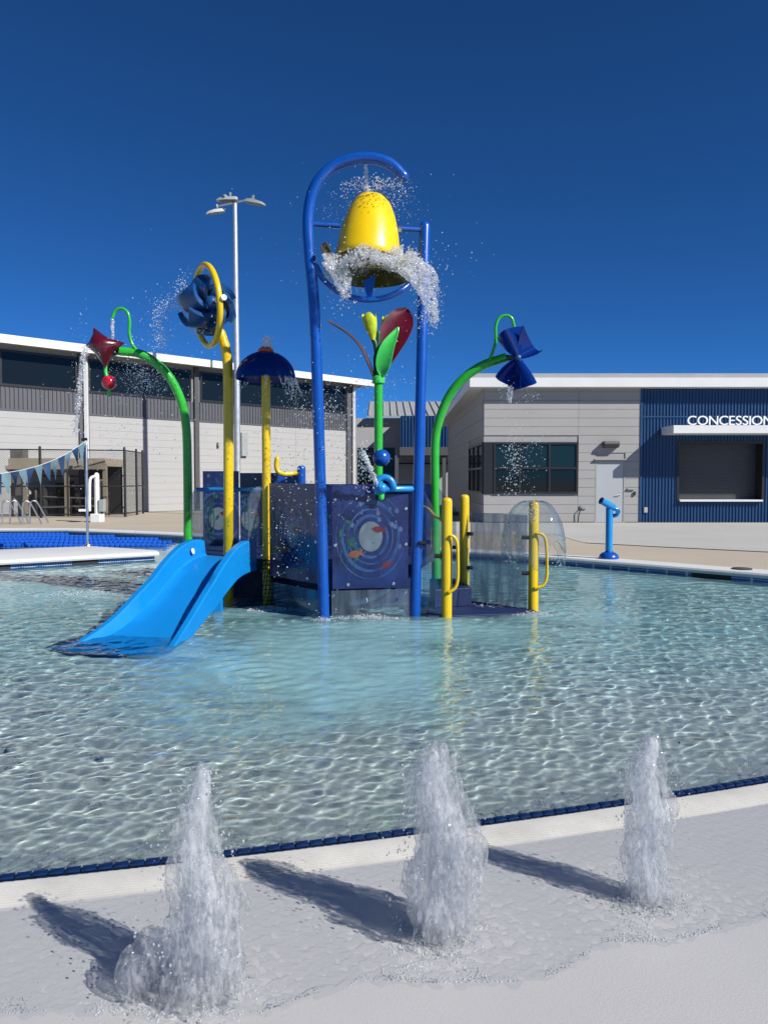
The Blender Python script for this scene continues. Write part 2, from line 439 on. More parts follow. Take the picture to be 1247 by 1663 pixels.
def concrete(name, col, col2, spots=0.5, bump=0.25, joint=None):
    m, N, L, out = nodes(name)
    b = N.new('ShaderNodeBsdfPrincipled'); L.new(b.outputs[0], out.inputs[0]); b.inputs['Roughness'].default_value = 0.85
    tc = N.new('ShaderNodeTexCoord')
    n = N.new('ShaderNodeTexNoise'); n.inputs['Scale'].default_value = 0.35; n.inputs['Detail'].default_value = 8; n.inputs['Roughness'].default_value = 0.6
    L.new(tc.outputs['Object'], n.inputs['Vector'])
    r = N.new('ShaderNodeMapRange'); r.inputs[1].default_value = 0.32; r.inputs[2].default_value = 0.68; L.new(n.outputs['Fac'], r.inputs[0])
    mx = N.new('ShaderNodeMix'); mx.data_type = 'RGBA'; mx.inputs['A'].default_value = (*col, 1); mx.inputs['B'].default_value = (*col2, 1)
    L.new(r.outputs[0], mx.inputs['Factor'])
    n2 = N.new('ShaderNodeTexNoise'); n2.inputs['Scale'].default_value = 45; n2.inputs['Detail'].default_value = 4
    L.new(tc.outputs['Object'], n2.inputs['Vector'])
    r2 = N.new('ShaderNodeMapRange'); r2.inputs[1].default_value = 0.3; r2.inputs[2].default_value = 0.7; r2.inputs[3].default_value = 1 - 0.18 * spots; r2.inputs[4].default_value = 1.0 + 0.1 * spots
    L.new(n2.outputs['Fac'], r2.inputs[0])
    sc = N.new('ShaderNodeVectorMath'); sc.operation = 'SCALE'; L.new(mx.outputs['Result'], sc.inputs[0]); L.new(r2.outputs[0], sc.inputs['Scale'])
    L.new(sc.outputs[0], b.inputs['Base Color'])
    bp = N.new('ShaderNodeBump'); bp.inputs['Strength'].default_value = bump; bp.inputs['Distance'].default_value = 0.004
    L.new(n2.outputs['Fac'], bp.inputs['Height']); L.new(bp.outputs[0], b.inputs['Normal'])
    return m
concrete('deck_tan', (0.42, 0.37, 0.295), (0.36, 0.315, 0.25))
concrete('deck_grey', (0.42, 0.415, 0.395), (0.36, 0.36, 0.345))
concrete('coping_white', (0.58, 0.59, 0.59), (0.50, 0.51, 0.52), 0.6)
concrete('plaster', (0.56, 0.60, 0.585), (0.48, 0.545, 0.535), 0.6, 0.1)
paint('joint_grey', (0.30, 0.30, 0.298), 0.7, 0.1)

# ------------------------------------------------------------------ pool, water, pad, deck
DECK = 0.14
def edge_y(x):                       # waterline on the near side, gently bowed
    return 3.335 + 0.275 * x + 0.020 * x * x - 0.0 * x
HOLE = [(-16, -6), (16, -6), (16, 5.0), (13.0, 7.2), (9.2, 9.2), (5.72, 11.45), (3.3, 13.8), (0.4, 15.9),
        (-5.7, 20.0), (-8.9, 21.7), (-16, 21.5)]

def fill_poly(outer, hole, z, name, mat):
    bm = bmesh.new()
    for ring in (outer, hole):
        vs_ = [bm.verts.new((x, y, z)) for x, y in ring]
        for a, b in zip(vs_, vs_[1:] + vs_[:1]): bm.edges.new((a, b))
    bmesh.ops.triangle_fill(bm, edges=bm.edges[:], use_beauty=True)
    bmesh.ops.recalc_face_normals(bm, faces=bm.faces)
    for f in bm.faces:
        if f.normal.z < 0: f.normal_flip()
    me = bpy.data.meshes.new(name); bm.to_mesh(me); bm.free()
    return finish(me, name, mat, None, 0)

deck = tag(fill_poly([(-700, -300), (700, -300), (700, 1500), (-700, 1500)], HOLE, DECK, 'deck', 'deck_tan'),
           'tan concrete pool deck', None, None, 'structure')

def poly_normals(poly):
    out = []
    n = len(poly)
    for i in range(n):
        a, b, c = Vector(poly[i - 1]), Vector(poly[i]), Vector(poly[(i + 1) % n])
        e1, e2 = (b - a).normalized(), (c - b).normalized()
        n1, n2 = Vector((e1.y, -e1.x)), Vector((e2.y, -e2.x))
        m = (n1 + n2).normalized(); out.append(m / max(0.5, m.dot(n1)))
    return out
def smooth2d(pts, k=6):
    return [(p.x, p.y) for p in spline([(x, y, 0) for x, y in pts], k)]
far_edge = HOLE[2:]
rim = smooth2d(far_edge, 5)
def sweep(name, rimpts, prof, mat, smooth=40):
    """prof: (offset outwards from the water, z)"""
    nn = poly_normals(rimpts)
    nn[0] = nn[1]; nn[-1] = nn[-2]
    secs = [[(x + n.x * o, y + n.y * o, z) for o, z in prof] for (x, y), n in zip(rimpts, nn)]
    mb = MB(); mb.loft(secs, False, False)
    return mb.build(name, mat, None, smooth)
# outline runs counter-clockwise: its outward normal points away from the water
coping = tag(sweep('coping', far_edge, [(0.46, DECK + 0.002), (0.45, DECK + 0.012), (0.02, DECK + 0.016), (-0.045, DECK + 0.008), (-0.06, DECK - 0.02),
                                   (-0.05, DECK - 0.055), (-0.02, DECK - 0.07)], 'coping_white'), 'white rounded pool coping', None, None, 'structure')
def tile_band(name):
    m, N, L, out = nodes(name)
    b = N.new('ShaderNodeBsdfPrincipled'); L.new(b.outputs[0], out.inputs[0]); b.inputs['Roughness'].default_value = 0.2
    tc = N.new('ShaderNodeTexCoord'); sx = N.new('ShaderNodeSeparateXYZ'); L.new(tc.outputs['Object'], sx.inputs[0])
    ad = N.new('ShaderNodeMath'); ad.operation = 'MULTIPLY_ADD'; L.new(sx.outputs[0], ad.inputs[0]); ad.inputs[1].default_value = 1.25; 
    L.new(sx.outputs[1], ad.inputs[2])
    cb = N.new('ShaderNodeCombineXYZ'); L.new(ad.outputs[0], cb.inputs[0]); L.new(sx.outputs[2], cb.inputs[1])
    br = N.new('ShaderNodeTexBrick'); br.offset = 0.0; br.inputs['Scale'].default_value = 1.0
    br.inputs['Brick Width'].default_value = 0.066; br.inputs['Row Height'].default_value = 0.045; br.inputs['Mortar Size'].default_value = 0.004
    br.inputs['Color1'].default_value = (0.012, 0.06, 0.26, 1); br.inputs['Color2'].default_value = (0.02, 0.11, 0.40, 1)
    br.inputs['Mortar'].default_value = (0.45, 0.5, 0.52, 1)
    L.new(cb.outputs[0], br.inputs['Vector']); L.new(br.outputs['Color'], b.inputs['Base Color'])
tile_band('tile_band')
wall = tag(sweep('pool_wall', far_edge, [(-0.004, DECK - 0.05), (-0.004, -0.10), (0.0, -0.5)], 'tile_band'),
           'blue tiled band below the coping', None, None, 'structure')

def pool_plaster():
    m = concrete('pool_plaster', (0.56, 0.595, 0.58), (0.49, 0.54, 0.53), 0.6, 0.1)
    N, L = m.node_tree.nodes, m.node_tree.links
    b = next(n for n in N if n.type == 'BSDF_PRINCIPLED'); src = b.inputs['Base Color'].links[0].from_socket
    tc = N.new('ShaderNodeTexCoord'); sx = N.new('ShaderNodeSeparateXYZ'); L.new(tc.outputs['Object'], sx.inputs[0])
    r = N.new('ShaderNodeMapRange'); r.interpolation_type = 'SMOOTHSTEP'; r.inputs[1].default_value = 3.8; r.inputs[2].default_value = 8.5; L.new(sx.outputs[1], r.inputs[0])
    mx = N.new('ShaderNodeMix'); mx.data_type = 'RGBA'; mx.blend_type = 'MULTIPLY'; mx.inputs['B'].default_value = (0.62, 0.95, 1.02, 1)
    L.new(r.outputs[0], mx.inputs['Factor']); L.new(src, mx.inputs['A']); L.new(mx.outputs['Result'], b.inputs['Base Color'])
pool_plaster()      # white plaster; aqua painted in away from shore stands for the water's depth tint
# pool floor: a beach that deepens towards the play structure
def floor_z(x, y):
    dd = np.maximum(0.0, y - (3.335 + 0.275 * x + 0.02 * x * x)) if not np.isscalar(y) else max(0.0, y - edge_y(x))
    return -0.075 - 0.22 * (1 - np.exp(-dd / 2.6))
xs = np.linspace(-20, 20, 161); ys = np.linspace(1.5, 26, 120)
X, Y = np.meshgrid(xs, ys)
Z = floor_z(X, Y) - 0.55 * np.clip((Y - 15.8) / 1.5, 0, 1) * (X < -3.0)
near = Y < (3.335 + 0.275 * X + 0.02 * X * X) - 0.1
Z = np.where(near, -0.10, Z)
def grid_faces(r, c):
    i = np.arange(r - 1)[:, None] * c + np.arange(c - 1)[None, :]
    return np.stack([i, i + 1, i + c + 1, i + c], -1).reshape(-1, 4)
pf = tag(np_mesh('pool_floor', np.stack([X, Y, Z], -1).reshape(-1, 3), grid_faces(*X.shape), 'pool_plaster'),
         'pale plaster pool floor under the water', None, None, 'structure')
pf.cycles.is_caustics_receiver = True

# rippled water surface, finer towards the near shore
rows = [2.6]
while rows[-1] < 25.0:
    rows.append(rows[-1] + 0.0085 + 0.0021 * max(0.0, rows[-1] - 3.0) ** 1.25)
rows = np.array(rows); cols = np.linspace(-1, 1, 620)
WY = rows[:, None] * np.ones((1, len(cols)))
WX = cols[None, :] * (0.80 + 0.60 * rows[:, None])
r2 = np.random.default_rng(5)
WZ = np.zeros_like(WX)
cell = np.maximum(np.gradient(rows)[:, None] * 0.7, (0.80 + 0.60 * rows[:, None]) * 2 / len(cols))
eu, ev = 0.9642, 0.2651                # along the shore
for i in range(110):
    lam = 0.055 * (6.6 ** r2.random())            # 5.5 cm .. 36 cm
    th = r2.normal(0, 0.55) + PI / 2 if r2.random() < 0.66 else r2.random() * PI
    k = 2 * PI / lam; kx, ky = k * math.cos(th + 0.27), k * math.sin(th + 0.27)
    slope = 0.0130 * (lam / 0.16) ** 0.1
    ph = r2.random() * 6.28
    WZ += np.clip((lam / cell - 3.0) / 3.0, 0, 1) * slope / k * np.sin(kx * WX + ky * WY + ph + 0.9 * np.sin(0.9 * WX * math.sin(ph) + 0.8 * WY * math.cos(ph)))
shore = WY - (3.335 + 0.275 * WX + 0.02 * WX * WX)
amp = np.clip(0.25 + shore / 0.5, 0.25, 1.0)
amp *= np.clip(1.0 - 0.35 * (WY - 8) / 8, 0.5, 1)
calm = np.maximum(np.exp(-(((WX + 0.55) / 1.5) ** 2 + ((WY - 6.6) / 1.9) ** 2)), np.exp(-(((WX - 0.2) / 2.2) ** 2 + ((WY - 8.1) / 1.0) ** 2)))
WZ = WZ * amp * (1 - 0.55 * calm)
for (cx_, cy_, a_) in ((-1.43, 9.5, 0.010), (-4.6, 10.6, 0.010), (1.75, 9.1, 0.010), (-0.67, 8.58, 0.008), (0.35, 8.77, 0.008), (-1.0, 6.1, 0.006)):
    rr_ = np.hypot(WX - cx_, WY - cy_)
    WZ += 0.6 * a_ * np.cos(rr_ * 36) * np.exp(-rr_ / 0.5)
WZ = np.where(shore < -0.06, -0.05, WZ)
def water_mat():
    m, N, L, out = nodes('pool_water')
    g = N.new('ShaderNodeBsdfGlass'); g.inputs['IOR'].default_value = 1.33; g.inputs['Roughness'].default_value = 0.0
    g.inputs['Color'].default_value = (0.90, 0.965, 0.975, 1)
    d = N.new('ShaderNodeBsdfDiffuse'); d.inputs[0].default_value = (0.255, 0.475, 0.525, 1)
    tc = N.new('ShaderNodeTexCoord')
    n = N.new('ShaderNodeTexNoise'); n.inputs['Scale'].default_value = 1.3; n.inputs['Detail'].default_value = 7; n.inputs['Roughness'].default_value = 0.62
    n.inputs['Distortion'].default_value = 0.6
    L.new(tc.outputs['Object'], n.inputs['Vector'])
    total = None
    # air bubbles carried away from the places where water falls in: centre, radii, amount
    for (cx_, cy_, rx, ry, a) in ((-0.6, 6.4, 1.7, 2.3, 0.80), (0.2, 7.9, 2.3, 1.1, 0.75), (-5.0, 10.6, 3.4, 2.8, 0.75), (-1.5, 9.0, 0.9, 0.7, 0.6), (2.1, 8.8, 1.2, 1.0, 0.6), (1.5, 12.4, 6.0, 3.4, 0.62)):
        s = N.new('ShaderNodeVectorMath'); s.operation = 'SUBTRACT'; L.new(tc.outputs['Object'], s.inputs[0]); s.inputs[1].default_value = (cx_, cy_, 0)
        v = N.new('ShaderNodeVectorMath'); v.operation = 'DIVIDE'; L.new(s.outputs[0], v.inputs[0]); v.inputs[1].default_value = (rx, ry, 1e3)
        ln = N.new('ShaderNodeVectorMath'); ln.operation = 'LENGTH'; L.new(v.outputs[0], ln.inputs[0])
        ad = N.new('ShaderNodeMath'); ad.operation = 'MULTIPLY_ADD'; L.new(n.outputs['Fac'], ad.inputs[0]); ad.inputs[1].default_value = -1.3; 
        ad.inputs[2].default_value = 0.65
        sm = N.new('ShaderNodeMath'); sm.operation = 'ADD'; L.new(ln.outputs['Value'], sm.inputs[0]); L.new(ad.outputs[0], sm.inputs[1])
        r = N.new('ShaderNodeMapRange'); r.interpolation_type = 'SMOOTHSTEP'
        r.inputs[1].default_value = 0.15; r.inputs[2].default_value = 1.1; r.inputs[3].default_value = a; r.inputs[4].default_value = 0.0
        L.new(sm.outputs[0], r.inputs[0])
        if total is None: total = r.outputs[0]
        else:
            mxm = N.new('ShaderNodeMath'); mxm.operation = 'MAXIMUM'; L.new(total, mxm.inputs[0]); L.new(r.outputs[0], mxm.inputs[1]); total = mxm.outputs[0]
    gl = N.new('ShaderNodeBsdfGlossy'); gl.inputs['Roughness'].default_value = 0.05
    fr = N.new('ShaderNodeFresnel'); fr.inputs[0].default_value = 1.33
    dg = N.new('ShaderNodeMixShader'); L.new(fr.outputs[0], dg.inputs[0]); L.new(d.outputs[0], dg.inputs[1]); L.new(gl.outputs[0], dg.inputs[2])
    mx = N.new('ShaderNodeMixShader'); L.new(total, mx.inputs[0]); L.new(g.outputs[0], mx.inputs[1]); L.new(dg.outputs[0], mx.inputs[2])
    L.new(mx.outputs[0], out.inputs['Surface'])
water_mat()
water = tag(np_mesh('water', np.stack([WX, WY, WZ], -1).reshape(-1, 3), grid_faces(*WX.shape), 'pool_water'),
            'rippled clear pool water', None, None, 'structure')
water.cycles.is_caustics_caster = True

# near shore: blue tile line, ribbed gutter grate, splash pad
def shore_strip(o0, o1, z0, z1, x0=-3.4, x1=4.2, n=90):
    vs_, fs_ = [], []
    for i in range(n + 1):
        x = x0 + (x1 - x0) * i / n
        y = edge_y(x); dx = 0.275 + 0.04 * x; l = math.hypot(1, dx); nx, ny = dx / l, -1 / l
        vs_ += [(x + nx * o0, y + ny * o0, z0), (x + nx * o1, y + ny * o1, z1)]
    for i in range(n): fs_.append((2 * i, 2 * i + 1, 2 * i + 3, 2 * i + 2))
    return vs_, fs_
b_ = MB(); b_.add(*shore_strip(-0.012, 0.07, -0.02, 0.001)); b_.add(*shore_strip(-0.012, -0.014, -0.02, -0.15))
shore_edge = tag(b_.build('shore_edge', 'grout', None, 60), 'pool edge of grouted tiles and gutter grate', None, None, 'structure')
tm = MB(); tm.box((-0.0275, -0.018, -0.006), (0.0275, 0.018, 0.006))
tile0 = tm.build('tile', 'tile_blue', shore_edge, 30, bevel=0.002)
x = -2.9; first = True
while x < 3.7:
    dx = 0.275 + 0.04 * x; l = math.hypot(1, dx)
    ang = math.atan(dx) + rnd.uniform(-0.012, 0.012)
    y = edge_y(x) - 0.026 * 1 / l
    loc = (x + 0.026 * dx / l, y, 0.0035 + rnd.uniform(-0.0012, 0.0012))
    if first: tile0.location = loc; tile0.rotation_euler = (0, 0, ang); first = False
    else: inst(tile0, 'tile', shore_edge, loc, ang)
    x += 0.0605 / l
gr = MB()
for i in range(13):                   # slats run along the gutter
    o = 0.078 + i * 0.0145
    lift = 0.006 + 0.012 * math.sin(PI * min(1, i / 12)) 
    for (a, b2, za, zb) in ((o, o + 0.0085, lift, lift), (o, o, lift - 0.016, lift), (o + 0.0085, o + 0.0085, lift, lift - 0.016)):
        v_, f_ = shore_strip(a, b2, za, zb); gr.add(v_, f_)
tag(gr.build('grate_slats', 'grate_white', shore_edge, 30), None, None, None, 'stuff')
gb = MB(); gb.add(*shore_strip(0.07, 0.28, -0.012, -0.012)); gb.build('grate_channel', 'grate_white', shore_edge, 60)

JETS = [(ground(303, 1618), 0.70), (ground(712, 1528), 0.66), (ground(1052, 1468), 0.60)]
def pad_mat():
    m, N, L, out = nodes('pad_plaster')
    b = N.new('ShaderNodeBsdfPrincipled'); L.new(b.outputs[0], out.inputs[0])
    tc = N.new('ShaderNodeTexCoord')
    n = N.new('ShaderNodeTexNoise'); n.inputs['Scale'].default_value = 2.2; n.inputs['Detail'].default_value = 8
    L.new(tc.outputs['Object'], n.inputs['Vector'])
    mx = N.new('ShaderNodeMix'); mx.data_type = 'RGBA'; mx.inputs['A'].default_value = (0.40, 0.40, 0.404, 1); mx.inputs['B'].default_value = (0.46, 0.46, 0.46, 1)
    L.new(n.outputs['Fac'], mx.inputs['Factor']); L.new(mx.outputs['Result'], b.inputs['Base Color'])
    b.inputs['Roughness'].default_value = 0.42; b.inputs['Specular IOR Level'].default_value = 0.5
    n2 = N.new('ShaderNodeTexNoise'); n2.inputs['Scale'].default_value = 130; n2.inputs['Detail'].default_value = 6; n2.inputs['Roughness'].default_value = 0.7
    L.new(tc.outputs['Object'], n2.inputs['Vector'])
    bp = N.new('ShaderNodeBump'); bp.inputs['Strength'].default_value = 0.35; bp.inputs['Distance'].default_value = 0.004
    L.new(n2.outputs['Fac'], bp.inputs['Height']); L.new(bp.outputs[0], b.inputs['Normal'])
pad_mat()
PADZ = 0.006
vs_, fs_ = [], []
n = 60
for i in range(n + 1):
    x = -14 + 28 * i / n
    y = edge_y(max(-3.4, min(4.2, x))); dx = 0.275 + 0.04 * max(-3.4, min(4.2, x)); l = math.hypot(1, dx)
    o = 0.268
    for t_, z_ in ((0, -0.03), (0.0, PADZ), (0.3, PADZ + 0.001), (8.0, PADZ + 0.05)):
        vs_.append((x + dx / l * o, y - o / l - t_, z_))
for i in range(n):
    for j in range(3): fs_.append((4 * i + j, 4 * i + j + 1, 4 * i + j + 5, 4 * i + j + 4))
pm = MB(); pm.add(vs_, fs_)
pad = tag(pm.build('splash_pad', 'pad_plaster', None, 60), 'wet white plaster splash pad in the foreground', None, None, 'structure')
# pool shore either side of the frame
sb = MB()
sb.add([(-16, edge_y(-3.4) - 0.02, -0.02), (-3.4, edge_y(-3.4) - 0.02, -0.02), (-3.4, edge_y(-3.4) - 0.34, 0.004), (-16, edge_y(-3.4) - 0.34, 0.004)], [(0, 1, 2, 3)])
sb.add([(4.2, edge_y(4.2) - 0.02, -0.02), (16, edge_y(4.2) - 0.02, -0.02), (16, edge_y(4.2) - 0.34, 0.004), (4.2, edge_y(4.2) - 0.34, 0.004)], [(0, 1, 2, 3)])
tag(sb.build('shore', 'grate_white', None, 0), 'white edge of the shallow pool beside the tile line', None, None, 'structure')

# sheet of water running over the pad round the jets
front = sorted([tuple(ground(u, v)[:2]) for u, v in ((-200, 1660), (20, 1655), (150, 1652), (300, 1662), (420, 1655), (520, 1620), (600, 1600), (720, 1606), (830, 1604), (900, 1592), (945, 1566), (985, 1540), (1080, 1538), (1130, 1528), (1190, 1512), (1260, 1495), (1420, 1470))])
fx = np.array([p[0] for p in front]); fy = np.array([p[1] for p in front])
gx = np.linspace(-1.6, 2.2, 760); gy = np.linspace(1.85, 4.1, 470)
GX, GY = np.meshgrid(gx, gy)
r3 = np.random.default_rng(9)
def wob(seed, lo, hi, n, X_, Y_):
    q = np.random.default_rng(seed); z = np.zeros_like(X_)
    for _ in range(n):
        lam = lo * (hi / lo) ** q.random(); t = q.random() * 6.28; k = 2 * PI / lam
        z += np.sin(k * (math.cos(t) * X_ + math.sin(t) * Y_) + q.random() * 6.28)
    return z / math.sqrt(n)
FY = np.interp(GX, fx, fy) + 0.012 * wob(2, 0.04, 0.25, 22, GX, GY)
s = GY - FY
dj = np.full_like(GX, 9.0)
for p, _h in JETS: dj = np.minimum(dj, np.hypot(GX - p.x, (GY - p.y)))
agit = np.exp(-(dj / 0.26) ** 2)
TH = 0.0022 * np.tanh(s / 0.03) + 0.0075 * np.exp(-((s - 0.012) / 0.013) ** 2) * (0.6 + 0.5 * wob(4, 0.05, 0.3, 12, GX, GY))
TH += (0.0013 + 0.0045 * agit) * wob(3, 0.018, 0.09, 46, GX, GY) * (s > 0) * np.clip(s / 0.05, 0, 1)
TH += 0.0035 * agit * np.cos(dj * 95)
gut = GY - np.array(edge_y(GX)) + 0.30
TH = TH - 0.02 * np.clip(gut / 0.05, 0, 1)
TH = np.where(s < -0.02, -0.01, TH)
pz = PADZ + 0.001 + np.clip((edge_y(GX) - 0.28 - 0.3 - GY), 0, 9) * 0.0062
film_f = grid_faces(*GX.shape)
film_f = film_f[(gut.ravel()[film_f] < 0.02).all(1) & (TH.ravel()[film_f] > -0.008).any(1)]
def film_mat():
    m, N, L, out = nodes('film_water')
    t = N.new('ShaderNodeBsdfTransparent'); t.inputs[0].default_value = (0.97, 0.98, 0.99, 1)
    g = N.new('ShaderNodeBsdfGlossy'); g.inputs['Roughness'].default_value = 0.05
    f = fresnel(N, L, 1.33)
    mx = N.new('ShaderNodeMixShader'); L.new(f.outputs[0], mx.inputs[0]); L.new(t.outputs[0], mx.inputs[1]); L.new(g.outputs[0], mx.inputs[2])
    L.new(mx.outputs[0], out.inputs['Surface'])
film_mat()
film = tag(np_mesh('water_film', np.stack([GX, GY, pz + TH], -1).reshape(-1, 3), film_f, 'film_water'),
           'thin rippled sheet of water spreading over the white pad', None, None, 'structure')

# grey concrete walk in front of the building, a joint line at its edge
wk = [tuple(ground(u, v, DECK)[:2]) for u, v in ((905, 868), (930, 877), (950, 882), (1060, 888), (1247, 897))]
wk += [(30, wk[-1][1] - 8), (30, 25.1), (2.0, 25.1), (1.0, 21.0)]
walk = MB(); walk.add([(x, y, DECK + 0.005) for x, y in wk], [tuple(range(len(wk)))])
tag(walk.build('walk', 'deck_grey', None, 0), 'light grey concrete walk beside the building', None, None, 'structure')
jl = MB(); jj = [(x, y) for x, y in wk[:6]]
jl.loft([[(x, y - 0.05, DECK + 0.009), (x, y + 0.05, DECK + 0.009)] for x, y in jj], False, False)
tag(jl.build('expansion_joint', 'rubber_black', None, 0), 'dark joint line at the edge of the walk', None, None, 'structure')

# white peninsula between the play pool and the lap pool
PEN = 0.16
pen = [(-4.35, 14.9), (-4.5, 15.2), (-6.1, 16.1), (-7.6, 15.3), (-16.2, 14.2), (-16.2, 10.0), (-9.0, 11.9), (-6.65, 13.3)]
pb = MB(); nn_ = poly_normals(pen)
secs = []
for o, z in ((0.07, -0.5), (0.07, PEN - 0.085)):
    secs.append([(x - n_.x * o, y - n_.y * o, z) for (x, y), n_ in zip(pen, nn_)])
pb.loft([list(s_) for s_ in secs], True, False)
pw = pb.build('pool_peninsula_wall', 'tile_band', None, 30)
tp = MB(); tops = []
for o, z in ((0.09, PEN - 0.09), (0.0, PEN - 0.09), (-0.012, PEN - 0.06), (0.0, PEN - 0.012), (0.04, PEN)):
    tops.append([(x - n_.x * o, y - n_.y * o, z) for (x, y), n_ in zip(pen, nn_)])
tp.loft(tops, True, True)
pt = tp.build('pool_peninsula', 'coping_white', None, 30)
tag(pt, 'white concrete peninsula between play pool and lap pool', None, None, 'structure')
pw.parent = pt; pw.name = 'tile_band'
for a, b2 in ((at(127, 910, 14.0), at(160, 906, 14.0)), (at(20, 920, 13.4), at(25, 918, 13.4))):
    pass
d1, d2 = Vector((-4.35, 14.9, 0)), Vector((-6.65, 13.3, 0))
for t0, t1 in ((0.40, 0.56), (0.93, 1.0)):
    p, q = d1.lerp(d2, t0), d1.lerp(d2, t1); nrm_ = Vector((0.6, -0.8, 0)) * -0.062
    ob = MB(); ob.prism([p + nrm_ + Vector((0, 0, -0.05)), q + nrm_ + Vector((0, 0, -0.05)), q + nrm_ + Vector((0, 0, 0.072)), p + nrm_ + Vector((0, 0, 0.072))], Vector((0.6, -0.8, 0)), 0.006)
    ob.build('skimmer_opening', 'rubber_black', pt, 0)
# skimmer opening in the far right wall and a lid on its coping
e1, e2 = Vector((5.72, 11.45, 0)), Vector((3.3, 13.8, 0))
p, q = e1.lerp(e2, 0.16), e1.lerp(e2, 0.34); nrm_ = Vector((-0.697, -0.717, 0))
ob = MB(); ob.prism([p + Vector((0, 0, -0.05)), q + Vector((0, 0, -0.05)), q + Vector((0, 0, 0.075)), p + Vector((0, 0, 0.075))], nrm_, 0.012)
ob.build('skimmer_opening', 'rubber_black', wall, 0)
p = e1.lerp(e2, 0.14) - nrm_ * 0.25
ob = MB(); ob.lathe([(0.001, 0), (0.15, 0), (0.15, 0.012), (0.14, 0.018), (0.001, 0.018)], 20, (p.x, p.y, DECK + 0.016))
tag(ob.build('skimmer_lid', 'mat_dark'), 'small round dark lid lying on the white coping at right', 'lid')

# ------------------------------------------------------------------ buildings
def siding(parent, p0, p1, z0, z1, course, mat, openings=(), name='siding_board', th=0.03, gap=0.010, n=None):
    """rows of boards on the line p0 -> p1; openings are (s0, s1, z0, z1) along the line. n points out of the wall"""
    p0, p1 = Vector((*p0, 0)), Vector((*p1, 0)); Lg = (p1 - p0).length; t = (p1 - p0) / Lg
    nrm = Vector((t.y, -t.x, 0)) if n is None else Vector((*n, 0))
    rows_ = max(1, round((z1 - z0) / course)); hgt = (z1 - z0) / rows_
    for i in range(rows_):
        a, b = z0 + i * hgt + gap / 2, z0 + (i + 1) * hgt - gap / 2
        spans = [(0, Lg)]
        for (s0, s1, oz0, oz1) in openings:
            if b > oz0 + 0.02 and a < oz1 - 0.02:
                new = []
                for (u0, u1) in spans:
                    if s1 <= u0 or s0 >= u1: new.append((u0, u1)); continue
                    if s0 > u0: new.append((u0, s0))
                    if s1 < u1: new.append((s1, u1))
                spans = new
        for (u0, u1) in spans:
            if u1 - u0 < 0.05: continue
            A = p0 + t * (u0 + 0.004); B = p0 + t * (u1 - 0.004)
            mb = MB(); off = nrm * rnd.uniform(-0.0015, 0.0015)
            mb.prism([A + off + Vector((0, 0, a)), B + off + Vector((0, 0, a)), B + off + Vector((0, 0, b)), A + off + Vector((0, 0, b))], nrm, th)
            mb.build(name, mat, parent, 0)

def corrugated(parent, p0, p1, z0, z1, pitch, depth, mat, name='corrugated_cladding', openings=()):
    p0, p1 = Vector((*p0, 0)), Vector((*p1, 0)); Lg = (p1 - p0).length; t = (p1 - p0) / Lg; nrm = Vector((t.y, -t.x, 0))
    mb = MB()
    def strip(u0, u1, a, b):
        prof = []; k = int(u0 / pitch); s = u0
        prof.append((u0, 0.0))
        while True:
            for f_, dd in ((0.0, 0), (0.55, 0), (0.65, 1), (0.90, 1), (1.0, 0)):
                s = (k + f_) * pitch
                if u0 < s < u1: prof.append((s, dd * depth))
            k += 1
            if k * pitch > u1: break
        prof.append((u1, 0.0))
        vs_ = []
        for s, dd in prof:
            q = p0 + t * s + nrm * dd
            vs_ += [q + Vector((0, 0, a)), q + Vector((0, 0, b))]
        mb.add(vs_, [(2 * i, 2 * i + 2, 2 * i + 3, 2 * i + 1) for i in range(len(prof) - 1)])
    if not openings: strip(0, Lg, z0, z1)
    else:
        s0, s1, oz0, oz1 = openings[0]
        strip(0, s0, z0, z1); strip(s1, Lg, z0, z1); strip(s0, s1, z0, oz0); strip(s0, s1, oz1, z1)
    return mb.build(name, mat, parent, 20)

def XZ(u, v, Y): p = at(u, v, Y); return p.x, p.z
# --- concession building on the right
FY_ = 25.2
rb = thing('concession_building', (8, 30, DECK), 'low grey and blue concession building with a white roof edge', 'building')
xl = XZ(785, 800, FY_)[0]; xm = XZ(1040, 800, FY_)[0]; xr = 21.0
ztop = XZ(900, 622, FY_)[1]; back = 39.0
ox0, ox1 = XZ(1100, 800, FY_)[0], XZ(1237, 800, FY_)[0]; oz0, oz1 = XZ(0, 812, FY_)[1], XZ(0, 719, FY_)[1]
RC = 0.42                             # depth of the serving hatch recess
mb = MB(); mb.box((xl, FY_, DECK - 0.3), (ox0, back, ztop)); mb.box((ox1, FY_, DECK - 0.3), (xr, back, ztop))
mb.box((ox0, FY_ + RC, DECK - 0.3), (ox1, back, ztop)); mb.box((ox0, FY_, DECK - 0.3), (ox1, FY_ + RC, oz0)); mb.box((ox0, FY_, oz1), (ox1, FY_ + RC, ztop))
mb.build('wall', 'joint_grey', rb, 0)
wx0, wx1 = xl, XZ(938, 800, FY_)[0]; wz0, wz1 = XZ(0, 802, FY_)[1], XZ(0, 718, FY_)[1]
dx0, dx1, dz1 = XZ(966, 800, FY_)[0], XZ(1014, 800, FY_)[0], XZ(0, 747, FY_)[1]
siding(rb, (xl, FY_), (wx1, FY_), DECK + 0.02, ztop, 0.29, 'siding_grey', [(0, wx1 - xl, wz0, wz1)])
siding(rb, (wx1, FY_), (xm, FY_), DECK + 0.02, ztop, 0.29, 'siding_grey', [(dx0 - wx1, dx1 - wx1, 0, dz1)])
sw1 = 29.2
siding(rb, (xl, 31.5), (xl, FY_), DECK + 0.02, ztop, 0.58, 'siding_grey', [(31.5 - sw1, 31.5 - FY_, wz0, wz1)], n=(-1, 0))
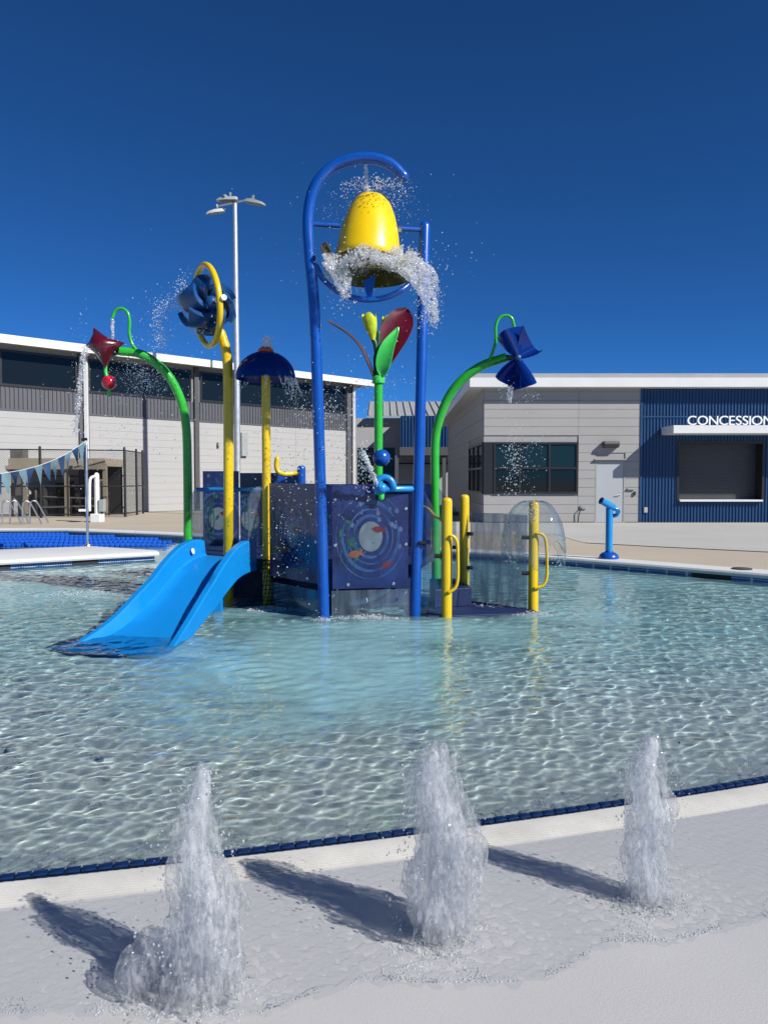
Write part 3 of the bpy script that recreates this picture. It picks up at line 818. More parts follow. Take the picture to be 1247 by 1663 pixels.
siding(rb, (xl, back), (xl, 31.5), DECK + 0.02, ztop, 0.58, 'siding_grey', n=(-1, 0))
# corner window
def window(parent, p0, p1, z0, z1, cols_, rows_, nrm, mats, fr=0.07):
    p0, p1 = Vector((*p0, 0)), Vector((*p1, 0)); nrm = Vector((*nrm, 0)); t = (p1 - p0); Lg = t.length; t /= Lg
    w = MB()
    def rect(s0, s1, a, b, o, th, m_):
        m_.prism([p0 + t * s0 + nrm * o + Vector((0, 0, a)), p0 + t * s1 + nrm * o + Vector((0, 0, a)), p0 + t * s1 + nrm * o + Vector((0, 0, b)), p0 + t * s0 + nrm * o + Vector((0, 0, b))], nrm, th)
    xs_ = [0] + [c * Lg for c in cols_] + [Lg]; zs_ = [z0] + [z0 + (z1 - z0) * r for r in rows_] + [z1]
    rect(0, Lg, z0, z0 + fr, 0.0, 0.06, w); rect(0, Lg, z1 - fr, z1, 0.0, 0.06, w)
    for k, s in enumerate(xs_):
        a = max(0, s - fr / 2) if k else 0; b = min(Lg, s + fr / 2) if k < len(xs_) - 1 else Lg
        if k == 0: b = fr
        if k == len(xs_) - 1: a = Lg - fr
        rect(a, b, z0 + fr, z1 - fr, 0.0, 0.058, w)
    for z in zs_[1:-1]:
        rect(fr, Lg - fr, z - fr / 2, z + fr / 2, 0.0, 0.054, w)
    wo_ = w.build('window', 'frame_dark', parent, 0)
    for i in range(len(xs_) - 1):
        for j in range(len(zs_) - 1):
            g = MB(); rect(xs_[i] + 0.01, xs_[i + 1] - 0.01, zs_[j] + 0.01, zs_[j + 1] - 0.01, 0.008, 0.012, g)
            po = g.build('pane', mats[j % len(mats)], wo_, 0)
            po.matrix_parent_inverse = Matrix.Identity(4) if parent is None else Matrix.Translation(-Vector(wo_.matrix_world.translation))
            fixchild(po, wo_)
    return wo_
def fixchild(child, part):
    """child keeps world-space vertices under a part that itself keeps world-space vertices"""
    child.matrix_parent_inverse = Matrix.Identity(4)
wa = MB(); wa.box((xl - 0.002, FY_ - 0.034, wz0), (xl + 0.32, FY_ + 0.02, wz1)); wa.build('corner_mullion', 'frame_dark', rb, 0)
window(rb, (xl + 0.32, FY_), (wx1, FY_), wz0, wz1, (0.31, 0.66), (0.50,), (0, -1), ['window_glass', 'teal_reflection_glass'])
window(rb, (xl, sw1), (xl, FY_ + 0.02), wz0, wz1, (0.33, 0.66), (0.50,), (-1, 0), ['window_glass'])
# door
do = MB(); do.box((dx0 + 0.05, FY_ - 0.02, DECK + 0.012), (dx1 - 0.05, FY_ + 0.02, dz1 - 0.06)); dr = do.build('door', 'door_grey', rb, 0)
hd = MB(); hx = dx1 - 0.16; hd.tube([(hx, FY_ - 0.02, 1.05), (hx, FY_ - 0.07, 1.05), (hx - 0.13, FY_ - 0.075, 1.05)], 0.012, 8)
hd.lathe([(0.001, 0), (0.03, 0), (0.03, 0.012), (0.001, 0.012)], 12, (hx, FY_ - 0.02, 1.05), Matrix.Rotation(PI / 2, 3, 'X')); fixchild(hd.build('handle', 'steel', dr), dr)
df = MB(); df.box((dx0, FY_ - 0.035, DECK), (dx0 + 0.047, FY_ + 0.01, dz1)); df.box((dx1 - 0.047, FY_ - 0.035, DECK), (dx1, FY_ + 0.01, dz1)); df.box((dx0 + 0.047, FY_ - 0.035, dz1 - 0.057), (dx1 - 0.047, FY_ + 0.01, dz1))
fixchild(df.build('door_frame', 'siding_grey', dr, 0), dr)
dl = MB(); dl.box((dx0 - 0.04, FY_ - 0.13, dz1 + 0.002), (dx1 + 0.04, FY_ + 0.01, dz1 + 0.035)); fixchild(dl.build('drip_cap', 'siding_grey', dr, 0), dr)
# blue cladding with the serving hatch
corrugated(rb, (xm, FY_ - 0.012), (xr, FY_ - 0.012), DECK + 0.02, ztop, 0.105, 0.03, 'corrugated_blue', openings=[(ox0 - xm, ox1 - xm, oz0, oz1)])
tr = MB(); tr.box((xm - 0.05, FY_ - 0.055, DECK + 0.02), (xm + 0.03, FY_ - 0.031, ztop)); tr.build('corner_trim', 'corrugated_blue', rb, 0)
tr = MB(); zz = XZ(0, 676.5, FY_)[1]; tr.box((xm + 0.032, FY_ - 0.05, zz - 0.03), (xr, FY_ - 0.013, zz + 0.02)); tr.build('flashing', 'corrugated_blue', rb, 0)
hb = MB()
hb.box((ox0 - 0.05, FY_ - 0.06, oz0 - 0.04), (ox0 + 0.03, FY_ + RC - 0.001, oz1 + 0.05)); hb.box((ox1 - 0.03, FY_ - 0.06, oz0 - 0.04), (ox1 + 0.05, FY_ + RC - 0.001, oz1 + 0.05)); hb.box((ox0 + 0.03, FY_ - 0.058, oz1 - 0.03), (ox1 - 0.03, FY_ + RC - 0.002, oz1 + 0.052))
hat = hb.build('serving_hatch', 'frame_dark', rb, 0)
nsl = 16
for i in range(nsl):
    a = oz0 + 0.03 + (oz1 - oz0 - 0.03) * i / nsl; b = oz0 + 0.03 + (oz1 - oz0 - 0.03) * (i + 1) / nsl
    s_ = MB(); s_.box((ox0 + 0.032, FY_ + RC - 0.03, a + 0.002), (ox1 - 0.032, FY_ + RC - 0.015, b - 0.003)); fixchild(s_.build('shutter_slat', 'shutter_grey', hat, 0), hat)
s_ = MB(); s_.box((ox0 + 0.032, FY_ - 0.16, oz0 - 0.045), (ox1 - 0.032, FY_ + RC - 0.031, oz0 + 0.012)); fixchild(s_.build('counter', 'white_metal', hat, 0), hat)
# roof: white fascia, grey upstand, soffit
def slab(name, x0, x1, y0, y1, za, zb, mat, drop=0.0, parent=rb):
    m_ = MB(); vs_ = [(x0, y0, za), (x1, y0, za), (x1, y1, za - drop), (x0, y1, za - drop), (x0, y0, zb), (x1, y0, zb), (x1, y1, zb - drop), (x0, y1, zb - drop)]
    m_.add(vs_, [(3, 2, 1, 0), (4, 5, 6, 7), (0, 1, 5, 4), (1, 2, 6, 5), (2, 3, 7, 6), (3, 0, 4, 7)]); return m_.build(name, mat, parent, 0)
ey = FY_ - 0.42
zf0, zf1, zf2 = XZ(0, 628, ey)[1], XZ(0, 613, ey)[1], XZ(0, 605.5, ey)[1]
rx = XZ(763, 620, ey)[0]
slab('fascia', rx, xr, ey, back + 0.4, zf0, zf1, 'white_metal', 0.25)
slab('roof', rx + 0.06, xr, ey + 0.08, back + 0.3, zf1 + 0.001, zf2, 'roof_grey', 0.25)
# canopy over the hatch
cy0 = FY_ - 1.1; cx0 = XZ(1073, 700, FY_)[0]; cz0, cz1 = XZ(0, 703.5, cy0)[1], XZ(0, 690.5, cy0)[1]
m_ = MB(); m_.box((cx0, cy0, cz0), (xr, FY_ - 0.045, cz1)); cano = m_.build('canopy', 'white_metal', rb, 0, bevel=0.01)
# raised letters standing on the canopy
lett = thing('sign_lettering', (XZ(1117, 690, cy0)[0], cy0 + 0.05, cz1), 'white raised letters reading CONCESSIONS standing on the white canopy', 'sign')
cur = XZ(1117, 690, cy0)[0]
cap = XZ(0, 675.5, cy0)[1] - cz1
LS = 1.09
for ch in 'CONCESSIONS':
    fc = bpy.data.curves.new('letter', 'FONT'); fc.body = ch; fc.extrude = 0.02; fc.size = cap / 0.70; fc.offset = 0.0
    fo = bpy.data.objects.new('letter_tmp', fc); COL.objects.link(fo)
    dg_ = bpy.context.evaluated_depsgraph_get(); dg_.update()
    me = bpy.data.meshes.new_from_object(fo.evaluated_get(dg_)); bpy.data.objects.remove(fo)
    xs_ = [v.co.x for v in me.vertices]; mn, mxx = min(xs_), max(xs_)
    me.transform(Matrix.Translation((cur - mn * LS, cy0 + 0.05, cz1 + 0.015)) @ Matrix.Rotation(PI / 2, 4, 'X') @ Matrix.Scale(LS, 4, (1, 0, 0)))
    finish(me, 'letter', 'letter_white', lett, 0)
    cur += (mxx - mn) * LS + cap * 0.125
# wall lamp over the door, hose bib, sockets
lx, lz = XZ(990, 722, FY_)
m_ = MB(); m_.prism([(lx - 0.24, FY_ - 0.032, lz + 0.10), (lx - 0.24, FY_ - 0.032, lz - 0.10), (lx - 0.24, FY_ - 0.22, lz - 0.10), (lx - 0.24, FY_ - 0.30, lz + 0.02), (lx - 0.24, FY_ - 0.26, lz + 0.10)], (1, 0, 0), 0.48)
wlmp = thing('wall_lamp', (lx, FY_, lz), 'dark box wall lamp above the pale grey door', 'lamp')
m_.build('housing', 'siding_dark', wlmp, 0); m_ = MB(); m_.box((lx - 0.2, FY_ - 0.21, lz - 0.112), (lx + 0.2, FY_ - 0.06, lz - 0.101)); m_.build('lens', 'glow_nothing', wlmp, 0)
hxp, hzp = XZ(946, 824, FY_)
hbt = thing('hose_tap', (hxp, FY_, hzp), 'small wall tap with dangling black hose beside the door', 'tap')
m_ = MB(); m_.box((hxp - 0.1, FY_ - 0.08, hzp - 0.05), (hxp + 0.1, FY_ - 0.031, hzp + 0.06)); m_.build('plate', 'lamp_grey', hbt, 0, bevel=0.006)
m_ = MB(); m_.tube(spline([(hxp - 0.03, FY_ - 0.06, hzp), (hxp - 0.1, FY_ - 0.14, hzp - 0.06), (hxp - 0.15, FY_ - 0.12, hzp - 0.25), (hxp - 0.17, FY_ - 0.1, DECK + 0.02)], 5), 0.016, 7); m_.build('hose', 'rubber_black', hbt)
for (u, v, w_, h_, lab, mt) in ((1047, 828, 0.12, 0.17, 'small grey socket box low on the blue cladding', 'door_grey'), (1023.5, 794, 0.24, 0.06, 'flat grey plate on the wall right of the door', 'lamp_grey'), (1030, 801, 0.06, 0.12, 'tiny dark switch box right of the door', 'siding_dark')):
    px_, pz_ = XZ(u, v, FY_); m_ = MB(); m_.box((px_ - w_ / 2, FY_ - 0.095, pz_ - h_ / 2), (px_ + w_ / 2, FY_ - 0.043, pz_ + h_ / 2)); m_.box((px_ - w_ / 2.6, FY_ - 0.10, pz_ - h_ / 2.6), (px_ + w_ / 2.6, FY_ - 0.094, pz_ + h_ / 2.6))
    tag(m_.build('wall_box', mt, None, 0, bevel=0.004), lab, 'wall box')

# --- long building on the left, its wall set at 45 degrees
LB0 = Vector((-14.4, 29.0)); LT = Vector((1.006, 1.0)).normalized(); LN = Vector((LT.y, -LT.x))
def lt(u):
    k = (u - 623.5) / FOC; t = (29 * k + 14.4) / (1.006 - k); return t * math.hypot(1.006, 1)
def lp(s, o=0.0): q = LB0 + LT * s + LN * o; return (q.x, q.y)
def lz(v): return 1.55 + (778.5 - v) / FOC * 29.0
lb = thing('gym_building', (-8, 36, DECK), 'long building with block wall, dark window band and white roof edge', 'building')
s0, s1 = -16.0, lt(574)
zA, zB, zC, zD = lz(665), lz(628), lz(572), lz(562)
m_ = MB()
base = [Vector((*lp(s0), DECK - 0.3)), Vector((*lp(s1), DECK - 0.3)), Vector((*lp(s1, -14), DECK - 0.3)), Vector((*lp(s0, -14), DECK - 0.3))]
m_.prism(base, (0, 0, 1), zD + 0.3 - DECK + 0.3); m_.build('wall', 'joint_grey', lb, 0)
bays = [s0, lt(-150), lt(137), lt(319), lt(382), lt(566)]
for a, b in zip(bays[:-1], bays[1:]):
    k = max(1, round((b - a) / 4.2))
    for i in range(k):
        siding(lb, lp(a + (b - a) * i / k), lp(a + (b - a) * (i + 1) / k), DECK + 0.02, zA, 0.30, 'block_grey', name='wall_course', gap=0.006)
corrugated(lb, lp(s0, 0.005), lp(s1, 0.005), zA, zB, 0.16, 0.04, 'corrugated_grey')
m_ = MB(); m_.prism([Vector((*lp(s0, 0.0), zA - 0.03)), Vector((*lp(s1, 0.0), zA - 0.03)), Vector((*lp(s1, 0.0), zA + 0.03)), Vector((*lp(s0, 0.0), zA + 0.03))], (LN.x, LN.y, 0), 0.06); m_.build('flashing', 'corrugated_grey', lb, 0)
for a, b in zip(bays[:-1], bays[1:]):
    k = max(1, round((b - a) / 3.0)); 
    window(lb, lp(a + 0.22, 0.0), lp(b - 0.22, 0.0), zB + 0.03, zC + 0.1, [i / k for i in range(1, k)], (), (LN.x, LN.y), ['window_glass'], 0.09)
for s_, w_, mt in ((lt(137), 0.40, 'corrugated_grey'), (lt(319), 0.22, 'siding_dark'), (lt(384), 0.24, 'white_metal'), (lt(566), 0.40, 'corrugated_grey'), (lt(-150), 0.4, 'corrugated_grey')):
    m_ = MB(); m_.prism([Vector((*lp(s_ - w_ / 2, 0.03), DECK)), Vector((*lp(s_ + w_ / 2, 0.03), DECK)), Vector((*lp(s_ + w_ / 2, 0.03), zD + 0.2)), Vector((*lp(s_ - w_ / 2, 0.03), zD + 0.2))], (LN.x, LN.y, 0), 0.10)
    m_.build('pilaster', mt, lb, 0)
for s_ in (lt(138.5), lt(571)):
    m_ = MB(); m_.bar((*lp(s_, 0.22), DECK + 0.05), (*lp(s_, 0.22), zD - 0.12), 0.13, 0.13); m_.bar((*lp(s_, 0.22), zD - 0.05), (*lp(s_, 0.62), zD + 0.12), 0.13, 0.13); m_.build('downspout', 'white_metal', lb, 0)
zR0, zR1 = zD, lz(548.5)
for a, b, gap_ in ((s0, lt(150), 0), (lt(150), lt(330), 0.05), (lt(330), lt(596), 0.12)):
    m_ = MB(); m_.prism([Vector((*lp(a + gap_, 0.7), zR0)), Vector((*lp(b, 0.7), zR0)), Vector((*lp(b, 0.7), zR1)), Vector((*lp(a + gap_, 0.7), zR1))], (-LN.x, -LN.y, 0), 0.14); m_.build('fascia', 'white_metal', lb, 0)
m_ = MB(); m_.prism([Vector((*lp(s0, 0.559), zR0 + 0.02)), Vector((*lp(lt(595), 0.559), zR0 + 0.02)), Vector((*lp(lt(595), -14.5), zR0 + 0.02)), Vector((*lp(s0, -14.5), zR0 + 0.02))], (0, 0, 1), zR1 - zR0 - 0.05); m_.build('roof', 'roof_grey', lb, 0)
for (u, v, w_, h_) in ((395, 722, 0.35, 1.1), (354, 722, 0.12, 0.18)):
    k = (u - 623.5) / FOC; s_ = lt(u); q = lp(s_, 0.031); zc = 1.55 + (778.5 - v) / FOC * q[1]
    m_ = MB(); m_.prism([Vector((*lp(s_ - w_ / 2, 0.032), zc - h_ / 2)), Vector((*lp(s_ + w_ / 2, 0.032), zc - h_ / 2)), Vector((*lp(s_ + w_ / 2, 0.032), zc + h_ / 2)), Vector((*lp(s_ - w_ / 2, 0.032), zc + h_ / 2))], (LN.x, LN.y, 0), 0.14)
    m_.build('wall_cabinet', 'lamp_grey', lb, 0)

# --- low linking building in the middle, standing seam roof and blue cladding
mbd = thing('linking_building', (2, 46, DECK), 'low grey building between the two larger ones with seamed metal roof', 'building')
YM = 44.0
mx0, mx1 = -2.6, 9.0; mz = at(600, 679, YM).z
m_ = MB(); m_.box((mx0, YM, DECK - 0.2), (mx1, YM + 9, mz)); m_.build('wall', 'block_grey', mbd, 0)
zr = at(640, 655, YM + 6).z
rx0 = at(596, 680, YM).x
m_ = MB(); m_.prism([(rx0, YM - 0.4, mz + 0.0), (rx0, YM + 6, zr - 0.0), (rx0, YM + 6, zr + 0.12), (rx0, YM - 0.4, mz + 0.12)], (1, 0, 0), mx1 - rx0); rf = m_.build('roof', 'roof_grey', mbd, 0)
sl_ = (zr - mz) / 6.4
k = 0; xx = rx0 + 0.1
while xx < mx1:
    m_ = MB(); m_.bar((xx, YM - 0.42, mz + 0.14), (xx, YM + 6.0, zr + 0.14), 0.05, 0.09); fixchild(m_.build('roof_seam', 'lamp_grey', rf, 0), rf); xx += 0.42
bx0, bx1 = at(650, 700, 42.5).x, at(760, 700, 42.5).x; bz0, bz1 = at(650, 726, 42.5).z, at(650, 675, 42.5).z
m_ = MB(); m_.box((bx0 + 0.02, 42.53, bz0 + 0.01), (bx1, YM - 0.01, bz1 - 0.01)); m_.build('porch_box', 'siding_dark', mbd, 0)
corrugated(mbd, (bx0, 42.5), (bx1, 42.5), bz0, bz1, 0.17, 0.05, 'corrugated_blue')
m_ = MB(); m_.box((bx0 - 0.03, 42.4, bz0 - 0.45), (bx1, YM - 0.02, bz0)); m_.build('porch_beam', 'corrugated_grey', mbd, 0)
ddx0, ddx1, ddz = at(581, 760, YM).x, at(641, 760, YM).x, at(600, 727, YM).z
m_ = MB(); m_.box((ddx0, YM - 0.03, DECK + 0.01), (ddx1, YM + 0.02, ddz)); dd_ = m_.build('glazed_entrance', 'frame_dark', mbd, 0)
for i in range(3):
    a = ddx0 + 0.08 + i * (ddx1 - ddx0 - 0.08) / 3; b = ddx0 + (i + 1) * (ddx1 - ddx0 - 0.08) / 3
    m_ = MB(); m_.box((a, YM - 0.04, DECK + 0.1), (b, YM - 0.031, ddz - 0.1)); fixchild(m_.build('pane', 'window_glass', dd_, 0), dd_)
for u in (644, 721):
    q = at(u, 760, 42.6); m_ = MB(); m_.box((q.x - 0.1, 42.5, DECK), (q.x + 0.1, 42.7, bz0 - 0.451)); m_.build('porch_post', 'corrugated_grey', mbd, 0)
m_ = MB(); zz = at(680, 753, 43.9).z; m_.box((at(645, 700, YM).x, YM - 0.06, zz - 0.03), (mx1, YM - 0.003, zz + 0.05)); m_.build('wall_rail', 'black_metal', mbd, 0)

# ------------------------------------------------------------------ background furniture
# three-headed light pole
LPY = 30.0
p0 = at(386, 800, LPY); p1 = at(383, 330, LPY)
lpole = thing('light_pole', (p0.x, LPY, DECK), 'tall galvanised light pole carrying three floodlight heads', 'light pole')
m_ = MB(); m_.tube([(p0.x, LPY, DECK), (p0.x, LPY, 6.0), (p0.x - 0.02, LPY, p1.z)], [0.13, 0.115, 0.085], 16); m_.build('pole', 'galvanised', lpole)
ct = Vector((p0.x - 0.02, LPY, p1.z + 0.05))
m_ = MB(); m_.bar(ct + Vector((-0.80, 0.5, 0.0)), ct + Vector((0.72, 0.1, 0.18)), 0.06); m_.bar(ct, ct + Vector((-0.3, -0.6, 0.05)), 0.07); m_.build('cross_arm', 'lamp_grey', lpole, 0)
for (off, dirv, tilt) in (((-0.82, 0.45, -0.18), (-0.8, -0.5), 0.28), ((-0.18, -0.4, -0.02), (-1, -0.1), 0.05), ((0.74, 0.1, 0.05), (1, -0.2), 0.22)):
    c = ct + Vector(off); dv = Vector((dirv[0], dirv[1], -tilt)).normalized(); sd = dv.cross(Vector((0, 0, 1))).normalized(); up = sd.cross(dv)
    m_ = MB(); secs = []
    for t_, w_, h_ in ((-0.36, 0.13, 0.03), (-0.28, 0.16, 0.05), (0.1, 0.17, 0.05), (0.32, 0.13, 0.02), (0.44, 0.07, -0.03)):
        q = c + dv * t_; secs.append([q - sd * w_ - up * 0.07, q + sd * w_ - up * 0.07, q + sd * w_ * 0.8 + up * h_, q - sd * w_ * 0.8 + up * h_])
    m_.loft(secs); hd_ = m_.build('lamp_head', 'lamp_grey', lpole, 30)
    m_ = MB(); m_.prism([c + dv * -0.28 - sd * 0.16 - up * 0.071, c + dv * 0.3 - sd * 0.14 - up * 0.071, c + dv * 0.3 + sd * 0.14 - up * 0.071, c + dv * -0.28 + sd * 0.16 - up * 0.071], -up, 0.015); m_.build('lens', 'glow_nothing', hd_, 0)
    m_ = MB(); m_.bar(c + up * 0.1 - dv * 0.1, c + up * 0.24 - dv * 0.1, 0.06); m_.build('bracket', 'lamp_grey', hd_, 0)

# black chain-link enclosure
FZ = lambda u, v, Y: at(u, v, Y)
fence = thing('chain_link_fence', (-11, 29, DECK), 'black chain-link fence round the machinery yard', 'fence')
posts = [(-60, 27.6), (66, 28.2), (139, 28.6), (203, 29.0), (222, 30.6), (232, 31.8)]
ftop = at(66, 730, 28.2).z
pts = [at(u, 800, Yp) for u, Yp in posts]
for i, p in enumerate(pts):
    m_ = MB(); m_.tube([(p.x, p.y, DECK), (p.x, p.y, ftop + 0.08)], 0.05 if i < 4 else 0.045, 10, dome='end'); m_.build('post', 'black_metal', fence)
for a, b in zip(pts[:-1], pts[1:]):
    for z in (ftop, DECK + 1.15, DECK + 0.12):
        m_ = MB(); m_.tube([(a.x, a.y, z), (b.x, b.y, z)], 0.022, 8); m_.build('rail', 'black_metal', fence)
    w = MB(); Lg = math.hypot(b.x - a.x, b.y - a.y); H = ftop - DECK - 0.12
    tx, ty = (b.x - a.x) / Lg, (b.y - a.y) / Lg; step = 0.085; r_ = 0.0024
    def P_(s_, z_): return Vector((a.x + tx * s_, a.y + ty * s_, DECK + 0.1 + z_))
    s_ = -H
    while s_ < Lg:
        for sg in (1, -1):
            a0, a1 = max(0, s_), min(Lg, s_ + H)
            if a1 - a0 < 0.02: continue
            z0_, z1_ = a0 - s_, a1 - s_
            if sg < 0: z0_, z1_ = H - z0_, H - z1_
            w.bar(P_(a0, z0_), P_(a1, z1_), r_ * 2)
        s_ += step
    tag(w.build('wire_mesh', 'black_metal', fence, 0), None, None, None, 'stuff')

# machinery under a tan canopy frame
YE = 29.2
mach = thing('machinery_shelter', (at(90, 835, YE).x, YE, DECK), 'tan framed machinery shelter with dark units inside behind the fence', 'shelter')
ex0, ex1 = at(-40, 800, YE).x, at(171, 800, YE).x; et = at(100, 744, YE).z; em = at(100, 757, YE).z
m_ = MB(); m_.box((ex0, YE, em), (ex1, YE + 2.2, et)); m_.build('roof', 'tan_metal', mach, 0, bevel=0.01)
m_ = MB(); m_.box((ex0 - 0.05, YE - 0.08, em - 0.12), (ex1 + 0.03, YE - 0.002, em + 0.02)); m_.build('beam', 'tan_metal', mach, 0)
for u in (40, 107.5, 170):
    q = at(u, 800, YE).x; m_ = MB(); m_.box((q - 0.07, YE + 0.002, DECK), (q + 0.07, YE + 0.14, em)); m_.build('post', 'tan_metal', mach, 0)
m_ = MB(); q0, q1 = ex0 + 0.1, at(37, 800, YE).x; m_.box((q0, YE + 0.05, at(0, 805, YE).z), (q1, YE + 1.6, at(0, 744, YE).z + 0.35)); un = m_.build('tank_unit', 'machine_grey', mach, 0, bevel=0.02)
for i in range(9):
    for j in range(2):
        xa = at(44 + i * 14, 800, YE).x; hgt = rnd.uniform(0.5, 1.4); w_ = rnd.uniform(0.12, 0.28); ya = YE + 0.35 + j * 0.6 + rnd.uniform(0, 0.2)
        m_ = MB()
        if rnd.random() < 0.5: m_.box((xa, ya, DECK), (xa + w_, ya + 0.3, DECK + hgt))
        else: m_.lathe([(0.001, 0), (w_ / 2, 0), (w_ / 2, hgt), (w_ / 3, hgt + 0.08), (0.001, hgt + 0.1)], 12, (xa + w_ / 2, ya, DECK))
        m_.build('pump_unit', rnd.choice(['machine_grey', 'rubber_black', 'rubber_black', 'black_metal']), mach, 30)
for i in range(4):
    z = DECK + 0.35 + 0.4 * i; m_ = MB(); m_.tube([(at(42, 0, YE).x, YE + 0.3, z), (ex1 - 0.2, YE + 0.3, z + rnd.uniform(-0.1, 0.1))], 0.035, 8); m_.build('pipe', rnd.choice(['machine_grey', 'black_metal', 'steel']), mach)
m_ = MB(); m_.box((at(42, 0, YE).x, YE + 1.9, DECK), (ex1, YE + 1.95, em)); m_.build('back_panel', 'rubber_black', mach, 0)

# steel pole on the peninsula and the string of pennants
sp = ground(142.5, 886, PEN); st = at(141, 722, sp.y)
pole = thing('pennant_pole', (sp.x, sp.y, PEN), 'slim steel pole standing on the white peninsula', 'pole')
m_ = MB(); m_.tube([(sp.x, sp.y, PEN), (sp.x, sp.y, st.z)], 0.026, 12, dome='end'); m_.build('shaft', 'steel', pole)
m_ = MB(); m_.lathe([(0.001, 0), (0.09, 0), (0.085, 0.015), (0.04, 0.02), (0.035, 0.07)], 16, (sp.x, sp.y, PEN)); m_.build('flange', 'steel', pole)
m_ = MB(); m_.tube([(sp.x - 0.09, sp.y, at(0, 714, sp.y).z), (sp.x + 0.02, sp.y, at(0, 713, sp.y).z)], 0.03, 10); m_.build('clamp', 'black_metal', pole)
bun = thing('pennant_string', (sp.x, sp.y, at(0, 722, sp.y).z), 'string of blue and pale pennants sagging down to the left', 'bunting')
cpts = [at(u, v, sp.y - (141 - u) * 0.004) for u, v in ((140, 715), (128, 724), (100, 741), (60, 757), (20, 766), (-20, 771), (-70, 774), (-130, 772))]
cur_ = spline(cpts, 10)
m_ = MB(); m_.tube(cur_, 0.006, 6); m_.build('cord', 'white_pipe', bun)
acc = 0; nxt = 0.12; k = 0
for a, b in zip(cur_[:-1], cur_[1:]):
    l = (b - a).length
    while acc + l > nxt:
        t_ = (nxt - acc) / l; q = a.lerp(b, t_); d_ = (b - a).normalized() * 0.082
        sw = Vector((rnd.uniform(-0.02, 0.10), rnd.uniform(-0.12, 0.12), -rnd.uniform(0.36, 0.44)))
        bend = Vector((0, rnd.uniform(-0.05, 0.05), 0)); q = q + Vector((0, 0, -0.006))
        def pen_fn(u_, v_, q=q, d_=d_, sw=sw, bend=bend):
            wv = 1 - u_ * 0.97
            return q + d_ * ((v_ - 0.5) * 2 * wv) + sw * u_ + bend * math.sin(u_ * PI) * (v_ - 0.2) * 2
        m_ = MB(); m_.shell(pen_fn, 6, 3, 0.003); m_.build('pennant', 'flag_blue' if k % 2 else 'flag_pale', bun, 60)
        k += 1; nxt += 0.158
    acc += l

# pool lift on the far deck, grab rails, low rack
lf = ground(158, 848, DECK)
lift = thing('pool_lift', tuple(lf), 'white folded pool lift standing on the far deck', 'pool lift')
m_ = MB(); m_.box((lf.x - 0.16, lf.y - 0.2, DECK), (lf.x + 0.16, lf.y + 0.25, DECK + 0.28)); m_.build('base', 'white_metal', lift, 0, bevel=0.02)
m_ = MB(); m_.tube([(lf.x, lf.y, DECK + 0.28), (lf.x, lf.y, DECK + 1.55)], 0.085, 12, dome='end'); m_.build('mast', 'white_metal', lift)
m_ = MB(); m_.tube(spline([(lf.x, lf.y - 0.08, DECK + 1.52), (lf.x - 0.16, lf.y - 0.15, DECK + 1.4), (lf.x - 0.17, lf.y - 0.2, DECK + 0.8), (lf.x - 0.2, lf.y - 0.2, DECK + 0.45)], 5), 0.05, 10); m_.build('arm', 'white_metal', lift)
m_ = MB(); m_.box((lf.x - 0.5, lf.y - 0.3, DECK + 0.36), (lf.x - 0.22, lf.y + 0.1, DECK + 0.44)); m_.box((lf.x - 0.27, lf.y - 0.3, DECK + 0.442), (lf.x - 0.22, lf.y + 0.1, DECK + 0.85)); m_.build('seat', 'white_pipe', lift, 0, bevel=0.015)
m_ = MB(); m_.box((lf.x + 0.09, lf.y - 0.12, DECK + 0.35), (lf.x + 0.26, lf.y + 0.1, DECK + 0.75)); m_.build('control_box', 'lamp_grey', lift, 0, bevel=0.015)
for (u, lab) in ((4, 'chrome grab rail on the far deck at the left edge'), (37, 'chrome grab rail on the far deck right of the low rack')):
    q = ground(u, 852, DECK); tt = thing('grab_rail', tuple(q), lab, 'rail', 'chrome rails at the lap pool')
    for dy in (0.0, 0.5):
        m_ = MB(); m_.tube(spline([(q.x, q.y + dy, DECK), (q.x, q.y + dy, DECK + 0.55), (q.x + 0.06, q.y + dy + 0.02, DECK + 0.72), (q.x + 0.2, q.y + dy + 0.1, DECK + 0.66), (q.x + 0.38, q.y + dy + 0.2, DECK + 0.25), (q.x + 0.48, q.y + dy + 0.25, DECK)], 5), 0.024, 10); m_.build('rail_tube', 'steel', tt)
q = ground(14, 838, DECK); rk = thing('tube_rack', tuple(q), 'low white tubular rack on the deck before the fence', 'rack')
for dz in (0.18, 0.36):
    m_ = MB(); m_.tube([(q.x - 0.6, q.y, DECK + dz), (q.x + 0.4, q.y, DECK + dz)], 0.04, 8); m_.build('bar', 'white_pipe', rk)
for xx in (-0.55, -0.1, 0.35):
    m_ = MB(); m_.tube([(q.x + xx, q.y, DECK), (q.x + xx, q.y, DECK + 0.4)], 0.03, 8); m_.build('leg', 'white_pipe', rk)

